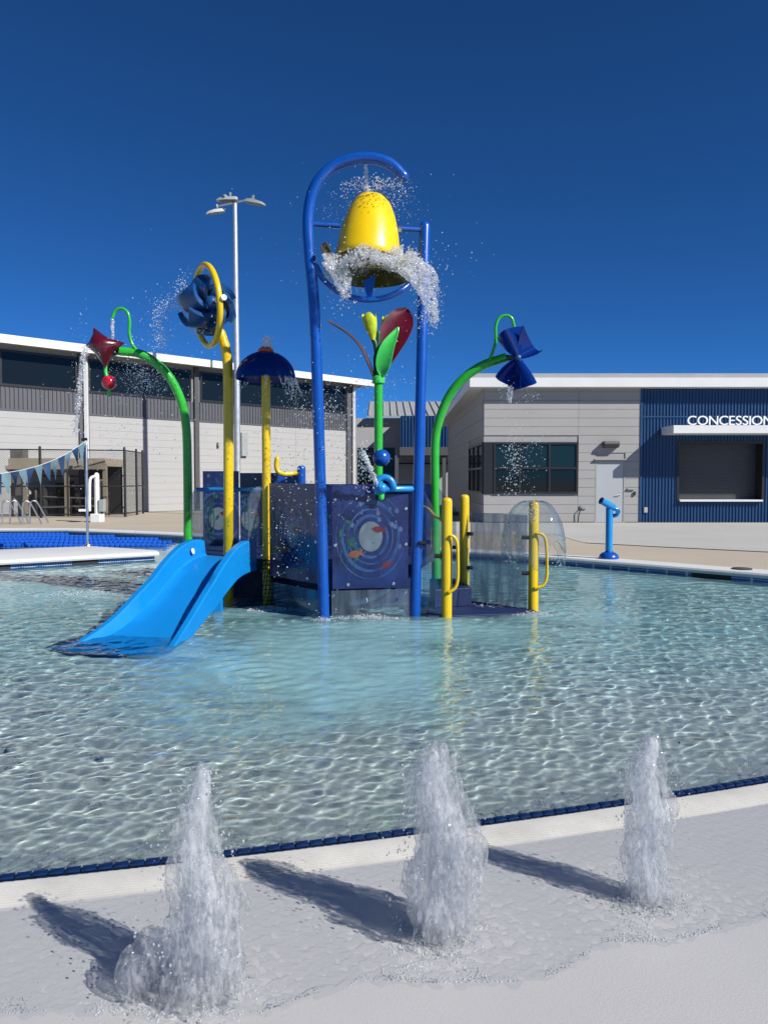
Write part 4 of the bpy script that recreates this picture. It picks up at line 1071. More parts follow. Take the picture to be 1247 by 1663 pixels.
# lane ropes of blue floats
for i, (Yr, xe) in enumerate(((17.6, -4.9), (18.5, -5.0), (19.4, -5.6), (20.3, -7.0), (21.1, -8.6))):
    lab = ['blue lane rope nearest the white peninsula', 'second blue lane rope from the peninsula', 'middle one of the five blue lane ropes', 'second blue lane rope from the far coping', 'blue lane rope nearest the far coping'][i]
    rp = thing('lane_rope', (xe, Yr, 0), lab, 'lane rope', 'lane ropes in the lap pool')
    x0_ = -15.5
    m_ = MB(); m_.tube([(x0_, Yr, 0.02), (xe, Yr - 0.0, 0.02)], 0.01, 6); m_.build('cable', 'float_blue', rp)
    fl = MB(); xx = x0_ + 0.1
    while xx < xe - 0.05:
        fl.lathe([(0.02, -0.045), (0.060, -0.04), (0.068, 0.0), (0.060, 0.04), (0.02, 0.045)], 10, (xx, Yr, 0.028 + 0.006 * math.sin(xx * 3 + i)), Matrix.Rotation(PI / 2, 3, 'Y')); xx += 0.118
    tag(fl.build('floats', 'float_blue', rp, 50), None, None, None, 'stuff')

# water cannon on the right coping
cn = ground(988.5, 907, DECK + 0.016); s_ = cn.y / FOC
can = thing('water_cannon', tuple(cn), 'blue post water cannon standing on the white coping', 'water cannon')
m_ = MB(); m_.lathe([(0.17, 0), (0.175, 0.02), (0.16, 0.06), (0.12, 0.10), (0.075, 0.115), (0.07, 0.13)], 28, cn); m_.build('base', 'blue_paint', can)
pz_ = at(0, 826, cn.y).z
m_ = MB(); m_.lathe([(0.062, 0.10), (0.062, pz_ - cn.z), (0.052, pz_ - cn.z + 0.03), (0.001, pz_ - cn.z + 0.035)], 20, cn); m_.build('post', 'light_blue_paint', can)
a, b = at(976, 813, cn.y - 0.1), at(997, 825, cn.y)
m_ = MB(); m_.tube([a, a.lerp(b, 0.08), b], [0.066, 0.060, 0.060], 16); hd_ = m_.build('barrel', 'light_blue_paint', can)
m_ = MB(); dv = (a - b).normalized(); m_.tube([a + dv * 0.001, a + dv * 0.012], 0.04, 12); m_.build('nozzle', 'rubber_black', hd_)
m_ = MB(); m_.tube(spline([b, at(1003, 829, cn.y), at(1002, 836, cn.y), at(994, 838, cn.y)], 5), 0.035, 12, dome=True); m_.build('yoke', 'light_blue_paint', can)
m_ = MB(); m_.tube([at(1003, 831, cn.y + 0.06), at(1003, 831, cn.y - 0.08)], 0.045, 12); m_.build('pivot', 'light_blue_paint', can)

# ------------------------------------------------------------------ water play structure
def dome_post(mb, x, y, z0, z1, r, n=20):
    mb.lathe([(r, z0), (r, z1 - r * 0.8), (r * 0.95, z1 - r * 0.45), (r * 0.75, z1 - r * 0.15), (r * 0.4, z1 - 0.01 * r), (0.001, z1)], n, (x, y, 0))
FB = -0.33                                  # foot of every post, on the pool floor
# --- bucket tower
YA = 8.58; YB = 8.77
tw = thing('bucket_tower', (at(526, 1005, YA).x, YA, FB), 'tall blue tower with hooked pipe and yellow tipping bucket', 'water tower')
path = [(at(526, 1005, YA).x, YA, FB)] + [at(u, v, YA) for u, v in ((526, 1005), (519.5, 760), (511.5, 520), (502.5, 410), (500.5, 352), (510, 306), (536, 273), (570, 258.5), (604, 256.5), (634, 266), (655, 286))]
m_ = MB(); m_.tube(spline(path, 7), 0.0625, 18, dome='end'); m_.build('hooked_pipe', 'blue_paint', tw)
b0 = at(674, 1000, YB); b1 = at(690, 368, YB)
m_ = MB(); m_.tube([(b0.x - 0.006, YB, FB), b0, b1], 0.062, 18, dome='end'); m_.build('post', 'blue_paint', tw)
YK = 8.68
ba, bb = at(503, 363, YA), at(551, 366, YK - 0.02); bc, bd = at(640, 370.5, YK), at(688, 373, YB)
m_ = MB(); m_.tube([ba, bb], 0.030, 12); m_.build('axle', 'blue_paint', tw)
m_ = MB(); m_.tube([bc, bd], 0.030, 12); m_.build('axle', 'blue_paint', tw)
m_ = MB(); m_.tube([at(540, 365.5, YK), at(552, 366, YK)], 0.034, 14); m_.build('bearing', 'steel', tw)
m_ = MB(); m_.tube([at(640, 370.8, YK), at(652, 371.5, YK)], 0.034, 14); m_.build('bearing', 'steel', tw)
# the bucket, tipped over so that its base is up
bk = at(597, 425, YK); tp_ = at(604, 315, YK); ax = (tp_ - bk).normalized(); hgt = (tp_ - bk).length
Mx = ax.to_track_quat('Z', 'Y').to_matrix() @ Matrix.Rotation(R(9), 3, 'X') 
Mx = Matrix.Rotation(R(-10), 3, 'X') @ ax.to_track_quat('Z', 'Y').to_matrix()
prof = [(0.300, 0.02), (0.325, 0.0), (0.352, -0.012), (0.362, 0.0), (0.360, 0.05), (0.345, 0.18), (0.315, 0.36), (0.270, 0.52), (0.222, 0.635), (0.190, 0.690), (0.165, 0.712), (0.13, 0.715), (0.12, 0.700), (0.001, 0.694)]
prof = [(r_, z_ * 1.04) for r_, z_ in [(0.24, 0.30), (0.315, 0.12)] + prof]
m_ = MB(); m_.lathe(prof, 48, bk, Mx); bo = m_.build('bucket', 'bucket_yellow', tw, 60)
# splash dish with its bracket and hoop
dc = at(606, 452, YK)
m_ = MB(); m_.lathe([(0.001, 0.16), (0.10, 0.15), (0.26, 0.08), (0.36, 0.0), (0.41, -0.055), (0.40, -0.065), (0.34, -0.015), (0.25, 0.06), (0.10, 0.13), (0.001, 0.14)], 36, dc + Vector((0, 0, 0.06))); m_.build('splash_dish', 'shaded_yellow_plastic', tw)
def flap(u_, v_):
    a = R(160 + 50 * v_); r0_ = 0.30 + 0.28 * u_
    return dc + Vector((r0_ * math.cos(a), r0_ * math.sin(a), 0.10 + 0.24 * u_ * u_ - 0.02))
m_ = MB(); m_.shell(flap, 8, 8, 0.012); m_.build('dish_wing', 'shaded_yellow_plastic', tw)
hp = [at(u, v, y) for u, v, y in ((512, 430, YA), (524, 452, YK - 0.1), (545, 471, YK - 0.16), (572, 483, YK - 0.2), (603, 486.5, YK - 0.2), (635, 480, YK - 0.18), (662, 463, YK - 0.1), (684, 436, YB))]
m_ = MB(); m_.tube(spline(hp, 6), 0.032, 14); m_.build('hoop', 'blue_paint', tw)
m_ = MB(); q = at(600, 486, YK - 0.2); m_.prism([q + Vector((-0.07, 0, 0.20)), q + Vector((0.07, 0.0, 0.26)), q + Vector((0.012, 0, -0.03)), q + Vector((-0.012, 0, -0.03))], (0, 1, 0), 0.02); m_.build('bracket', 'blue_paint', tw, 0)
for z_, u_ in ((520, 512), (620, 515)):
    q = at(u_, z_, YA); m_ = MB(); m_.tube([q + Vector((0, 0, -0.005)), q + Vector((0, 0, 0.005))], 0.064, 18); m_.build('pipe_joint', 'blue_paint', tw)

# --- panels and platform
PA, PB = Vector((at(526, 1005, YA).x, YA, 0)), Vector((b0.x, YB, 0))
PG = ground(708, 960); PG = Vector((at(708, 960, 10.6).x, 10.6, 0))
PU = Vector((at(434, 983, 9.5).x, 9.5, 0)); PW = Vector((at(371, 900, 9.62).x, 9.62, 0)); PGL = Vector((at(305.5, 888, 10.7).x, 10.7, 0))
play = thing('play_platform', (-0.8, 10, FB), 'climbing platform with dark blue sea-life panels between the posts', 'play structure')
PBL = Vector((at(322, 0, 11.6).x, 11.6, 0)); PBM = Vector((at(452, 0, 11.6).x, 11.6, 0)); PBR = Vector((at(702, 0, 11.3).x, 11.3, 0))
pl_out = [PA + Vector((0.02, 0.12, 0)), PB + Vector((-0.02, 0.12, 0)), PG, PBR, PBM, PBL, PGL + Vector((0.1, 0.1, 0)), Vector((-2.15, 9.75, 0)), Vector((-1.62, 9.55, 0)), PU + Vector((0.1, 0.05, 0))]
m_ = MB(); m_.prism([p + Vector((0, 0, 0.46)) for p in pl_out], (0, 0, 1), 0.10); m_.build('deck', 'platform_navy', play, 0)
def decal_poly(parent, org, ex, nrm, pts2, mat, name, lift):
    m_ = MB(); m_.prism([org + ex * a + Vector((0, 0, b)) + nrm * lift for a, b in pts2], nrm, 0.0012); o = m_.build(name, mat, parent, 0); return o
def ring_mesh(org, ex, nrm, cx_, cz_, r0_, r1_, sx, sz, lift, a0=0.0, a1=2 * PI, n=36):
    vs_ = []; fs_ = []
    for i in range(n + 1):
        a = a0 + (a1 - a0) * i / n; tp = math.sin(PI * i / n) if a1 - a0 < 6.2 else 1.0
        rm = (r0_ + r1_) / 2; hw = (r1_ - r0_) / 2 * (0.15 + 0.85 * tp)
        for rr_ in (rm - hw, rm + hw):
            vs_.append(org + ex * (cx_ + rr_ * sx * math.cos(a)) + Vector((0, 0, cz_ + rr_ * sz * math.sin(a))) + nrm * lift)
    for i in range(n): fs_.append((2 * i, 2 * i + 1, 2 * i + 3, 2 * i + 2))
    return vs_, fs_
FISH = [(-1, 0.05), (-0.6, 0.38), (0.0, 0.48), (0.45, 0.22), (0.95, 0.5), (0.82, 0.0), (1.0, -0.5), (0.45, -0.18), (0.0, -0.42), (-0.6, -0.32)]
LEAF = [(0, 0), (0.35, 0.25), (0.55, 0.75), (0.3, 1.0), (0.0, 0.7), (-0.1, 0.3)]
def print_panel(parent, a, b, z0, z1, seed, win=(0.5, 0.5, 0.16), step=None, mirror=False, bolts=True, label=None, small=False):
    q = random.Random(seed); a = Vector((a.x, a.y, 0)); b = Vector((b.x, b.y, 0)); W = (b - a).length; ex = (b - a) / W; nrm = Vector((ex.y, -ex.x, 0)); H = z1 - z0
    out = [(0, z0), (W, z0), (W, z1), (0, z1)]
    if step: out = [(0, z0), (W, z0), (W, z1 - step[1]), (W * step[0], z1 - step[1]), (W * step[0], z1), (0, z1)]
    m_ = MB(); m_.prism([a + ex * s_ + Vector((0, 0, z)) for s_, z in out], nrm, 0.016)
    po = m_.build('panel', 'print_navy', parent, 0)
    if label: po['label'] = label
    org = a + Vector((0, 0, z0)); cx_, cz_, r_ = W * win[0], H * win[1], win[2]
    # rings of the whirl round the porthole
    rg = MB()
    for k, (k0, k1) in enumerate(((1.25, 1.50), (1.75, 1.88), (2.15, 2.42), (2.75, 2.86))):
        s0_ = q.random() * 6.28
        for j in range(3):
            aa = s0_ + j * 2.1; v_, f_ = ring_mesh(org, ex, nrm, cx_, cz_, r_ * k0, r_ * k1, 0.82, 1.0, 0.0175 + 0.0003 * k, aa, aa + q.uniform(1.5, 2.6), 20)
            v_ = [p for p in v_]; rg.add(v_, f_)
    ro = rg.build('printed_whirl', 'print_swirl', po, 0)
    # clip to the panel
    bm = bmesh.new(); bm.from_mesh(ro.data)
    for co, no in ((a, -ex), (b, ex), (Vector((0, 0, z0)), Vector((0, 0, -1))), (Vector((0, 0, z1 - (step[1] if step else 0))), Vector((0, 0, 1)))):
        bmesh.ops.bisect_plane(bm, geom=bm.verts[:] + bm.edges[:] + bm.faces[:], plane_co=co, plane_no=no, clear_outer=True)
    bm.to_mesh(ro.data); bm.free()
    ws = [(cx_ + r_ * 0.80 * math.cos(t_ * PI / 12), cz_ + r_ * math.sin(t_ * PI / 12)) for t_ in range(24)]
    decal_poly(po, org, ex, nrm, ws, 'print_pale', 'porthole', 0.0175)
    fs_ = 0.055 if not small else 0.045; sg = -1 if mirror else 1
    def put(shape, px_, pz_, sc, mat, name, lift, rot=0.0):
        c_, s_ = math.cos(rot), math.sin(rot)
        pp = [(px_ + (x_ * c_ - y_ * s_) * sc * sg, pz_ + (x_ * s_ + y_ * c_) * sc) for x_, y_ in shape]
        if sg < 0: pp = pp[::-1]
        if min(p[0] for p in pp) > 0.004 and max(p[0] for p in pp) < W - 0.004 and min(p[1] for p in pp) > 0.004 and max(p[1] for p in pp) < H - 0.004: decal_poly(po, org, ex, nrm, pp, mat, name, lift)
    put(FISH, cx_ + sg * r_ * 0.55, cz_ + r_ * 0.45, fs_ * 1.5, 'print_red', 'printed_fish', 0.0198, -0.1)
    put(FISH, cx_ - sg * r_ * 1.0, cz_ - r_ * 1.15, fs_ * 1.7, 'print_orange', 'printed_fish', 0.0198, 0.2)
    put(FISH, cx_ + sg * r_ * 1.1, cz_ - r_ * 1.9, fs_ * 1.3, 'print_red', 'printed_fish', 0.0198, 0.4)
    for k in range(3):
        px_ = W * (0.10 + 0.09 * k) if not mirror else W * (0.9 - 0.09 * k)
        put([(-0.02, 0), (0.05, 2.0), (0.22, 4.0), (0.06, 6.0), (0.12, 7.6), (0.0, 7.6), (-0.06, 6.0), (0.10, 4.0), (-0.07, 2.0)], px_, H * 0.10, 0.09 * H * q.uniform(0.6, 1.05), 'print_weed', 'printed_weed', 0.0190)
        for j in range(2): put(LEAF, px_ + q.uniform(0, 0.05), H * q.uniform(0.25, 0.7), 0.09, 'print_weed', 'printed_leaf', 0.0193, q.uniform(-1.6, 0.4))
    bub = MB()
    for k in range(34):
        r0_ = q.choice([0.008, 0.010, 0.012, 0.016, 0.03]) ; bx_, bz_ = q.uniform(0.04, W - 0.04), q.uniform(H * 0.35, H - (step[1] if step else 0) - 0.05)
        pp = [org + ex * (bx_ + r0_ * 0.8 * math.cos(j * PI / 5)) + Vector((0, 0, bz_ + r0_ * math.sin(j * PI / 5))) + nrm * (0.0178 + 0.00004 * k) for j in range(10)]
        bub.add(pp, [tuple(range(10))])
    tag(bub.build('printed_bubbles', 'print_bubble', po, 0), None, None, None, 'stuff')
    if bolts:
        for (s_, z_) in ((0.03, H * 0.86), (0.03, H * 0.42), (W - 0.03, H * 0.86 - (step[1] if step else 0)), (W - 0.03, H * 0.42), (W * 0.2, 0.045), (W * 0.8, 0.045)):
            c_ = org + ex * s_ + Vector((0, 0, z_)) + nrm * 0.016; mt_ = nrm.to_track_quat('Z', 'Y').to_matrix()
            m_ = MB(); m_.lathe([(0.022, 0), (0.022, 0.006), (0.016, 0.014), (0.001, 0.017)], 12, c_, mt_); m_.build('bolt', 'steel', po)
    ed = MB()
    return po
zt = lambda v, Y: at(0, v, Y).z
ex_ab = (PB - PA).normalized()
print_panel(play, PA + ex_ab * 0.095, PB - ex_ab * 0.085, zt(955, 8.68), zt(787, 8.68), 1, (0.50, 0.50, 0.17), (0.44, 0.11), label='dark blue panel with porthole and red fish between the two blue posts')
ex_ua = (PA - PU).normalized()
print_panel(play, PU + ex_ua * 0.09, PA - ex_ua * 0.09, zt(942, 9.0), zt(785, 9.0), 2, (0.50, 0.46, 0.15))
print_panel(play, PBL, PBL.lerp(PBM, 0.46), zt(905, 11.6), zt(765, 11.6), 3, (0.42, 0.45, 0.17), bolts=False, small=True)
print_panel(play, PBL.lerp(PBM, 0.475), PBM, zt(905, 11.6), zt(768, 11.6), 4, (0.25, 0.45, 0.17), bolts=False, small=True)
print_panel(play, PBM + Vector((0.03, 0, 0)), PBR, zt(905, 11.5), zt(786, 11.5), 5, (0.5, 0.45, 0.17), bolts=False)
# clear lower skirts, the pipe behind them, bolts
def sheet(name, pts3, nrm, th, mat, parent): m_ = MB(); m_.prism(pts3, nrm, th); return m_.build(name, mat, parent, 0)
a, b = PA + ex_ab * 0.085, PB - ex_ab * 0.075
sheet('clear_skirt', [a + Vector((0, 0, -0.1)), b + Vector((0, 0, -0.1)), b + Vector((0, 0, 0.305)), a + Vector((0, 0, 0.305))], Vector((ex_ab.y, -ex_ab.x, 0)), 0.012, 'clear_panel', play)
a, b = PU + ex_ua * 0.08, PA - ex_ua * 0.08
sheet('clear_skirt', [a + Vector((0, 0, -0.1)), b + Vector((0, 0, -0.1)), b + Vector((0, 0, 0.30)), a + Vector((0, 0, 0.30))], Vector((ex_ua.y, -ex_ua.x, 0)), 0.012, 'clear_panel', play)
for u, v in ((541, 968), (658, 963)):
    q = at(u, v, 8.66); m_ = MB(); m_.lathe([(0.02, 0), (0.02, 0.006), (0.014, 0.013), (0.001, 0.016)], 12, q, Matrix.Rotation(PI / 2, 3, 'X')); m_.build('bolt', 'steel', play)
m_ = MB(); m_.tube(spline([at(630, 957, 9.3), at(610, 968, 9.2), at(590, 976, 9.1), at(572, 979, 9.1)], 5), 0.035, 10, dome=True); m_.build('drain_pipe', 'white_pipe', play)
# navy sheets added to keep the space behind skirts and net dark
m_ = MB(); m_.prism([PA + Vector((0.1, 0.9, -0.3)), PB + Vector((0.1, 0.9, -0.3)), PB + Vector((0.1, 0.9, 0.455)), PA + Vector((0.1, 0.9, 0.455))], (0, 1, 0), 0.03); m_.build('dark_backing', 'platform_navy', play, 0)
m_ = MB(); m_.prism([Vector((-2.35, 10.45, -0.3)), Vector((-1.28, 10.38, -0.3)), Vector((-1.28, 10.38, 0.455)), Vector((-2.35, 10.45, 0.455))], (0, 1, 0), 0.03); m_.build('dark_backing', 'platform_navy', play, 0)
m_ = MB(); m_.prism([PU + Vector((0.15, 0.9, -0.3)), PA + Vector((0.09, 0.9, -0.3)), PA + Vector((0.09, 0.9, 0.455)), PU + Vector((0.15, 0.9, 0.455))], (0, 1, 0), 0.03); m_.build('dark_backing', 'platform_navy', play, 0)
# clear side wings either side of the slide mouth
def wing(pt0, pt1, z0, z1, bulge, name='clear_wing', mat='clear_panel'):
    d = (pt1 - pt0); n_ = Vector((d.y, -d.x, 0)).normalized(); pp = [pt0 + Vector((0, 0, z0)), pt1 + Vector((0, 0, z0 + bulge))]
    for k in range(7):
        a = PI / 2 * k / 6; pp.append(pt1 + d * (0.0) + Vector((0, 0, z1 - bulge * 0.8)) - d * (0.5 * (1 - math.cos(a))) + Vector((0, 0, bulge * 0.8 * math.sin(a))))
    pp.append(pt0 + Vector((0, 0, z1)))
    return sheet(name, pp, n_, 0.012, mat, play)
wing(Vector((at(324, 0, 10.3).x, 10.3, 0)), Vector((at(302, 0, 9.6).x, 9.6, 0)), 0.6, zt(793, 9.9), 0.25)
wing(Vector((at(436, 0, 9.62).x, 9.62, 0)), Vector((at(397, 0, 9.3).x, 9.3, 0)), 0.55, zt(790, 9.45), 0.25)
m_ = MB(); m_.tube([at(318, 795, 10.0), at(438, 795, 9.65)], 0.026, 10); m_.build('guard_rail', 'light_blue_paint', play)
# back post with its yellow spout
q = at(489.5, 790, 10.7); m_ = MB(); dome_post(m_, q.x, 10.7, 0.5, zt(756, 10.7), 0.058); bpst = m_.build('spout_post', 'blue_paint', play)
m_ = MB(); m_.tube(spline([at(487, 768, 10.7), at(476, 769, 10.68), at(463, 770, 10.62), at(453, 767, 10.6), at(449, 758, 10.6), at(450, 745, 10.6)], 6), 0.034, 12, dome='end'); m_.build('spout', 'yellow_paint', bpst)
m_ = MB(); m_.box((at(446, 0, 10.8).x, 10.78, zt(787, 10.8)), (at(487, 0, 10.8).x, 10.86, zt(772, 10.8))); m_.build('beam', 'blue_paint', play, 0, bevel=0.01)
# light blue spray hook on the front panel
hk = thing('spray_hook', tuple(at(620, 800, 8.66)), 'light blue curled spray nozzle on the front panel top', 'spray nozzle')
m_ = MB(); m_.tube(spline([at(612, 797, 8.6), at(611, 788, 8.6), at(615, 779, 8.6), (at(624, 775, 8.6)), at(634, 779, 8.6), at(639, 789, 8.6), at(638, 794, 8.62)], 6), 0.036, 14, dome=True); m_.build('curl', 'light_blue_paint', hk)
m_ = MB(); m_.tube([at(629, 794, 8.62), at(668, 794, 8.75)], 0.036, 14, dome=True); m_.build('arm', 'light_blue_paint', hk)
m_ = MB(); m_.sphere(at(620, 793, 8.58), 0.062, 16, 10); m_.build('knuckle', 'light_blue_paint', hk)
m_ = MB(); m_.tube([at(620, 793, 8.58), at(613, 787, 8.52)], 0.03, 12); m_.build('nozzle', 'light_blue_paint', hk)
m_ = MB(); m_.tube([at(619, 800, 8.6), at(619, 808, 8.6)], 0.035, 12, dome=True); m_.build('mount', 'leaf_green', hk)

# --- slide
cl = [(0.0, -1.925, 9.42), (0.5, -2.18, 8.28), (1.0, -2.52, 6.98)]
sz = [(0, 0.615), (0.12, 0.605), (0.25, 0.545), (0.4, 0.385), (0.55, 0.205), (0.7, 0.055), (0.78, 0.0), (0.88, -0.05), (1.0, -0.095)]
wh = [(0, 0.18), (0.06, 0.22), (0.4, 0.23), (0.6, 0.19), (0.78, 0.10), (0.9, 0.055), (1.0, 0.02)]
hw = [(0, 0.37), (0.5, 0.38), (0.75, 0.43), (0.9, 0.50), (1.0, 0.56)]
def ip(tb, s_): return float(np.interp(s_, [t_[0] for t_ in tb], [t_[1] for t_ in tb]))
def smooth_ip(tb, s_): return (ip(tb, max(0, s_ - 0.05)) + 2 * ip(tb, s_) + ip(tb, min(1, s_ + 0.05))) / 4
sl_t = thing('slide', (-1.93, 9.42, FB), 'bright blue plastic slide running down into the water', 'slide')
secs = []; n = 34; dirv = Vector((-0.235, -0.972, 0)); side = Vector((-dirv.y, dirv.x, 0)) * -1   # side points left seen from the pool
side = Vector((-0.972, 0.235, 0))
for i in range(n + 1):
    s_ = i / n; cx_ = ip([(a, b) for a, b, c in cl], s_); cy_ = ip([(a, c) for a, b, c in cl], s_)
    z = smooth_ip(sz, s_); w = smooth_ip(hw, s_); hgt = smooth_ip(wh, s_); c = Vector((cx_, cy_, 0))
    rnd_end = 0.10 * max(0, (s_ - 0.9) / 0.1) ** 2
    bot = max(0.035, 0.17 * (1 - s_ * 1.2)); th = 0.075 - 0.03 * s_
    prof = [(w + 0.03, z - bot), (w + 0.02, z + hgt - 0.012), (w + 0.008, z + hgt), (w - th + 0.008, z + hgt), (w - th - 0.004, z + hgt - 0.012), (w - th - 0.02, z + 0.022), (w - th - 0.04, z + 0.003), (w * 0.4, z), (0, z), (-w * 0.4, z), (-w + th + 0.04, z + 0.003),
            (-w + th + 0.02, z + 0.022), (-w + th + 0.004, z + hgt - 0.012), (-w + th - 0.008, z + hgt), (-w - 0.008, z + hgt), (-w - 0.02, z + hgt - 0.012), (-w - 0.03, z - bot), (-w * 0.5, z - bot), (w * 0.5, z - bot)]
    secs.append([c + side * a + dirv * (rnd_end * (1 - (a / (w + .04)) ** 2)) + Vector((0, 0, b)) for a, b in prof])
m_ = MB(); m_.loft(secs); m_.build('chute', 'slide_blue', sl_t, 40)
q = at(308, 912, 9.2); m_ = MB(); m_.lathe([(0.035, 0), (0.035, 0.008), (0.015, 0.014), (0.001, 0.015)], 14, Vector((-2.262, 9.12, 0.70)), Vector((0.972, -0.235, 0.2)).normalized().to_track_quat('Z', 'Y').to_matrix()); m_.build('nozzle_cap', 'white_pipe', sl_t)
m_ = MB(); m_.box((-2.0, 9.0, FB), (-1.9, 9.1, 0.42)); m_.build('support', 'slide_blue', sl_t, 0, bevel=0.01)

# --- rope net between slide and umbrella post
net = thing('rope_net', (-1.5, 9.3, FB), 'black rope net hanging between the slide and the yellow umbrella post', 'net')
A0, A1, B0, B1 = at(412, 905, 9.35), at(434, 880, 9.5), ground(380, 997, -0.05) , ground(440, 990, -0.05)
A0 = Vector((-1.56, 9.3, 0.50)); A1 = Vector((-1.36, 9.52, 0.52)); B0 = Vector((-2.0, 9.25, -0.12)); B1 = Vector((-1.30, 9.42, -0.12))
m_ = MB()
def npnt(u_, v_):
    p = A0.lerp(A1, u_).lerp(B0.lerp(B1, u_), v_); return p + Vector((0.05 * math.sin(PI * v_), -0.10 * math.sin(PI * u_) * math.sin(PI * v_), 0.05 * math.sin(PI * u_ * 1.0) * (1 - v_)))
for i in range(13): m_.tube([npnt(i / 12, j / 12) for j in range(13)], 0.005, 5)
for j in range(15): m_.tube([npnt(i / 12, j / 14) for i in range(13)], 0.005, 5)
tag(m_.build('mesh', 'black_rope', net, 60), None, None, None, 'stuff')
m_ = MB(); m_.tube([npnt(i / 12, 0) for i in range(13)], 0.012, 8); m_.build('head_rope', 'black_rope', net)

# --- umbrella spray
um = thing('umbrella_spray', (PU.x, PU.y, FB), 'yellow post with translucent dark blue dome shedding water', 'water feature')
ztop_ = zt(570, 9.5); zrim = zt(615, 9.5)
m_ = MB(); m_.tube([(PU.x, PU.y, FB), (PU.x, PU.y, ztop_ - 0.03)], 0.053, 16); m_.build('post', 'yellow_paint', um)
rr_ = 48 * 9.5 / FOC; hh = ztop_ - zrim
prof = [(rr_ * math.cos(a), hh * math.sin(a)) for a in [PI / 2 * k / 12 for k in range(13)]]
prof = prof[:-1] + [(0.06, hh * 0.99)]
prof_in = [(r_ - 0.006 if r_ > 0.07 else r_, z - 0.008) for r_, z in reversed(prof)]
m_ = MB(); m_.lathe(prof + prof_in, 40, (PU.x, PU.y, zrim)); m_.build('dome', 'blue_plastic', um)
m_ = MB(); m_.lathe([(0.10, -0.02), (0.095, 0.02), (0.06, 0.04), (0.05, 0.05)], 20, (PU.x, PU.y, ztop_)); m_.build('cap', 'orange_cap', um)

# --- spinning wheel on a yellow hoop
wh_t = thing('wheel_spinner', (PW.x, PW.y, FB), 'yellow post with oval hoop holding a dark blue scooped wheel', 'water feature')
YW = 9.62
jn = at(361, 541, YW)
m_ = MB(); m_.tube(spline([(PW.x, YW, FB), at(371, 900, YW), at(371, 700, YW), at(370, 600, YW), at(366, 565, YW), at(359, 541, YW)], 6), [0.062] * 26 + [0.058] * 5, 18, dome='end'); m_.build('post', 'yellow_paint', wh_t)
hc = at(336, 496, YW); hdir = Vector((0.566, -0.824, 0)).normalized(); RH = 0.485
hoop = [hc + hdir * (RH * math.cos(a)) + Vector((0.06 * math.cos(a + 2.2), 0, RH * math.sin(a))) for a in [2 * PI * k / 40 for k in range(40)]]
m_ = MB(); m_.tube(hoop, 0.038, 14, closed=True); m_.build('hoop', 'yellow_paint', wh_t)
m_ = MB(); m_.tube([hc - hdir * RH, hc + hdir * RH], 0.022, 10); axl = m_.build('axle', 'steel', wh_t)
m_ = MB(); m_.tube([hc + hdir * (RH - 0.16), hc + hdir * (RH + 0.05)], 0.034, 14); m_.build('hub_cap', 'white_pipe', axl)
ex_ = hdir.cross(Vector((0, 0, 1))).normalized(); ez_ = Vector((0, 0, 1))
m_ = MB(); m_.tube([hc - hdir * 0.14, hc + hdir * 0.14], 0.10, 20, dome=True); m_.build('hub', 'wheel_blue', wh_t)
for k in range(6):
    a0 = 2 * PI * k / 6 + 0.35
    def scoop(u_, v_, a0=a0):
        r_ = 0.07 + 0.275 * u_; sw = a0 + 0.9 * u_ ** 1.6 + 0.55 * (abs(v_ - 0.5) * 2) ** 2 * u_
        w_ = (0.13 + 0.13 * math.sin(PI * min(1, u_ * 0.8 + 0.1)))
        return hc + (ex_ * math.cos(sw) + ez_ * math.sin(sw)) * (r_ - 0.05 * u_ * (abs(v_ - 0.5) * 2) ** 2) + hdir * ((v_ - 0.5) * 2 * w_)
    m_ = MB(); m_.shell(scoop, 14, 10, 0.06); m_.build('scoop', 'wheel_blue', wh_t, 80)

# --- green arch on the left with the maroon tipping cup
ga = thing('arch_spray', (PGL.x, PGL.y, FB), 'green arched pipe at left with thin hook and maroon four-cornered tipping cup', 'water feature')
YL = 10.7
pa = [(PGL.x, YL, FB)] + [at(u, v, YL - d_) for u, v, d_ in ((305.5, 888, 0), (304.5, 760, 0), (302, 690, 0.02), (292, 645, 0.06), (272, 608, 0.12), (246, 584, 0.18), (222, 573, 0.22), (194, 570, 0.26))]
m_ = MB(); m_.tube(spline(pa, 6), 0.060, 18); m_.build('arch_pipe', 'green_paint', ga)
YT = YL - 0.26
hkp = [at(u, v, YT) for u, v in ((222, 569), (214, 557), (210, 540), (210.5, 522), (207, 507), (197, 500.5), (187, 505), (182.5, 516))]
m_ = MB(); m_.tube(spline(hkp, 6), 0.021, 12); m_.build('hook_pipe', 'green_paint', ga)
m_ = MB(); m_.tube([at(196, 570, YT), at(182, 575, YT), at(172, 588, YT)], [0.05, 0.03, 0.02], 12); m_.build('cup_arm', 'stem_dark_green', ga)
YC = YT - 0.12
KA, KL, KB, KR = at(152, 532, YC + 0.10), at(139, 561, YC - 0.05), at(171, 599, YC), at(201, 556, YC - 0.02)
def cup_side(sgn):
    def fn(u_, v_):
        # u from the top edge A-R side to the bottom, v from the left corner to the right one; edges drawn inwards
        p = (KA.lerp(KR, u_)).lerp(KL.lerp(KB, u_), v_)
        c_ = (KA + KL + KB + KR) / 4; e = max(4 * u_ * (1 - u_) * (1 - 4 * v_ * (1 - v_)), 4 * v_ * (1 - v_) * (1 - 4 * u_ * (1 - u_)))
        p = p + (c_ - p) * 0.22 * e
        b_ = (16 * u_ * (1 - u_) * v_ * (1 - v_)) ** 0.8
        return p + Vector((0.0, -0.15 * b_ if sgn < 0 else 0.02 + 0.20 * b_, 0.03 * b_))
    return fn
for sgn in (-1, 1):
    m_ = MB(); m_.shell(cup_side(sgn), 16, 16, 0.014); m_.build('tipping_cup', 'maroon', ga, 50)
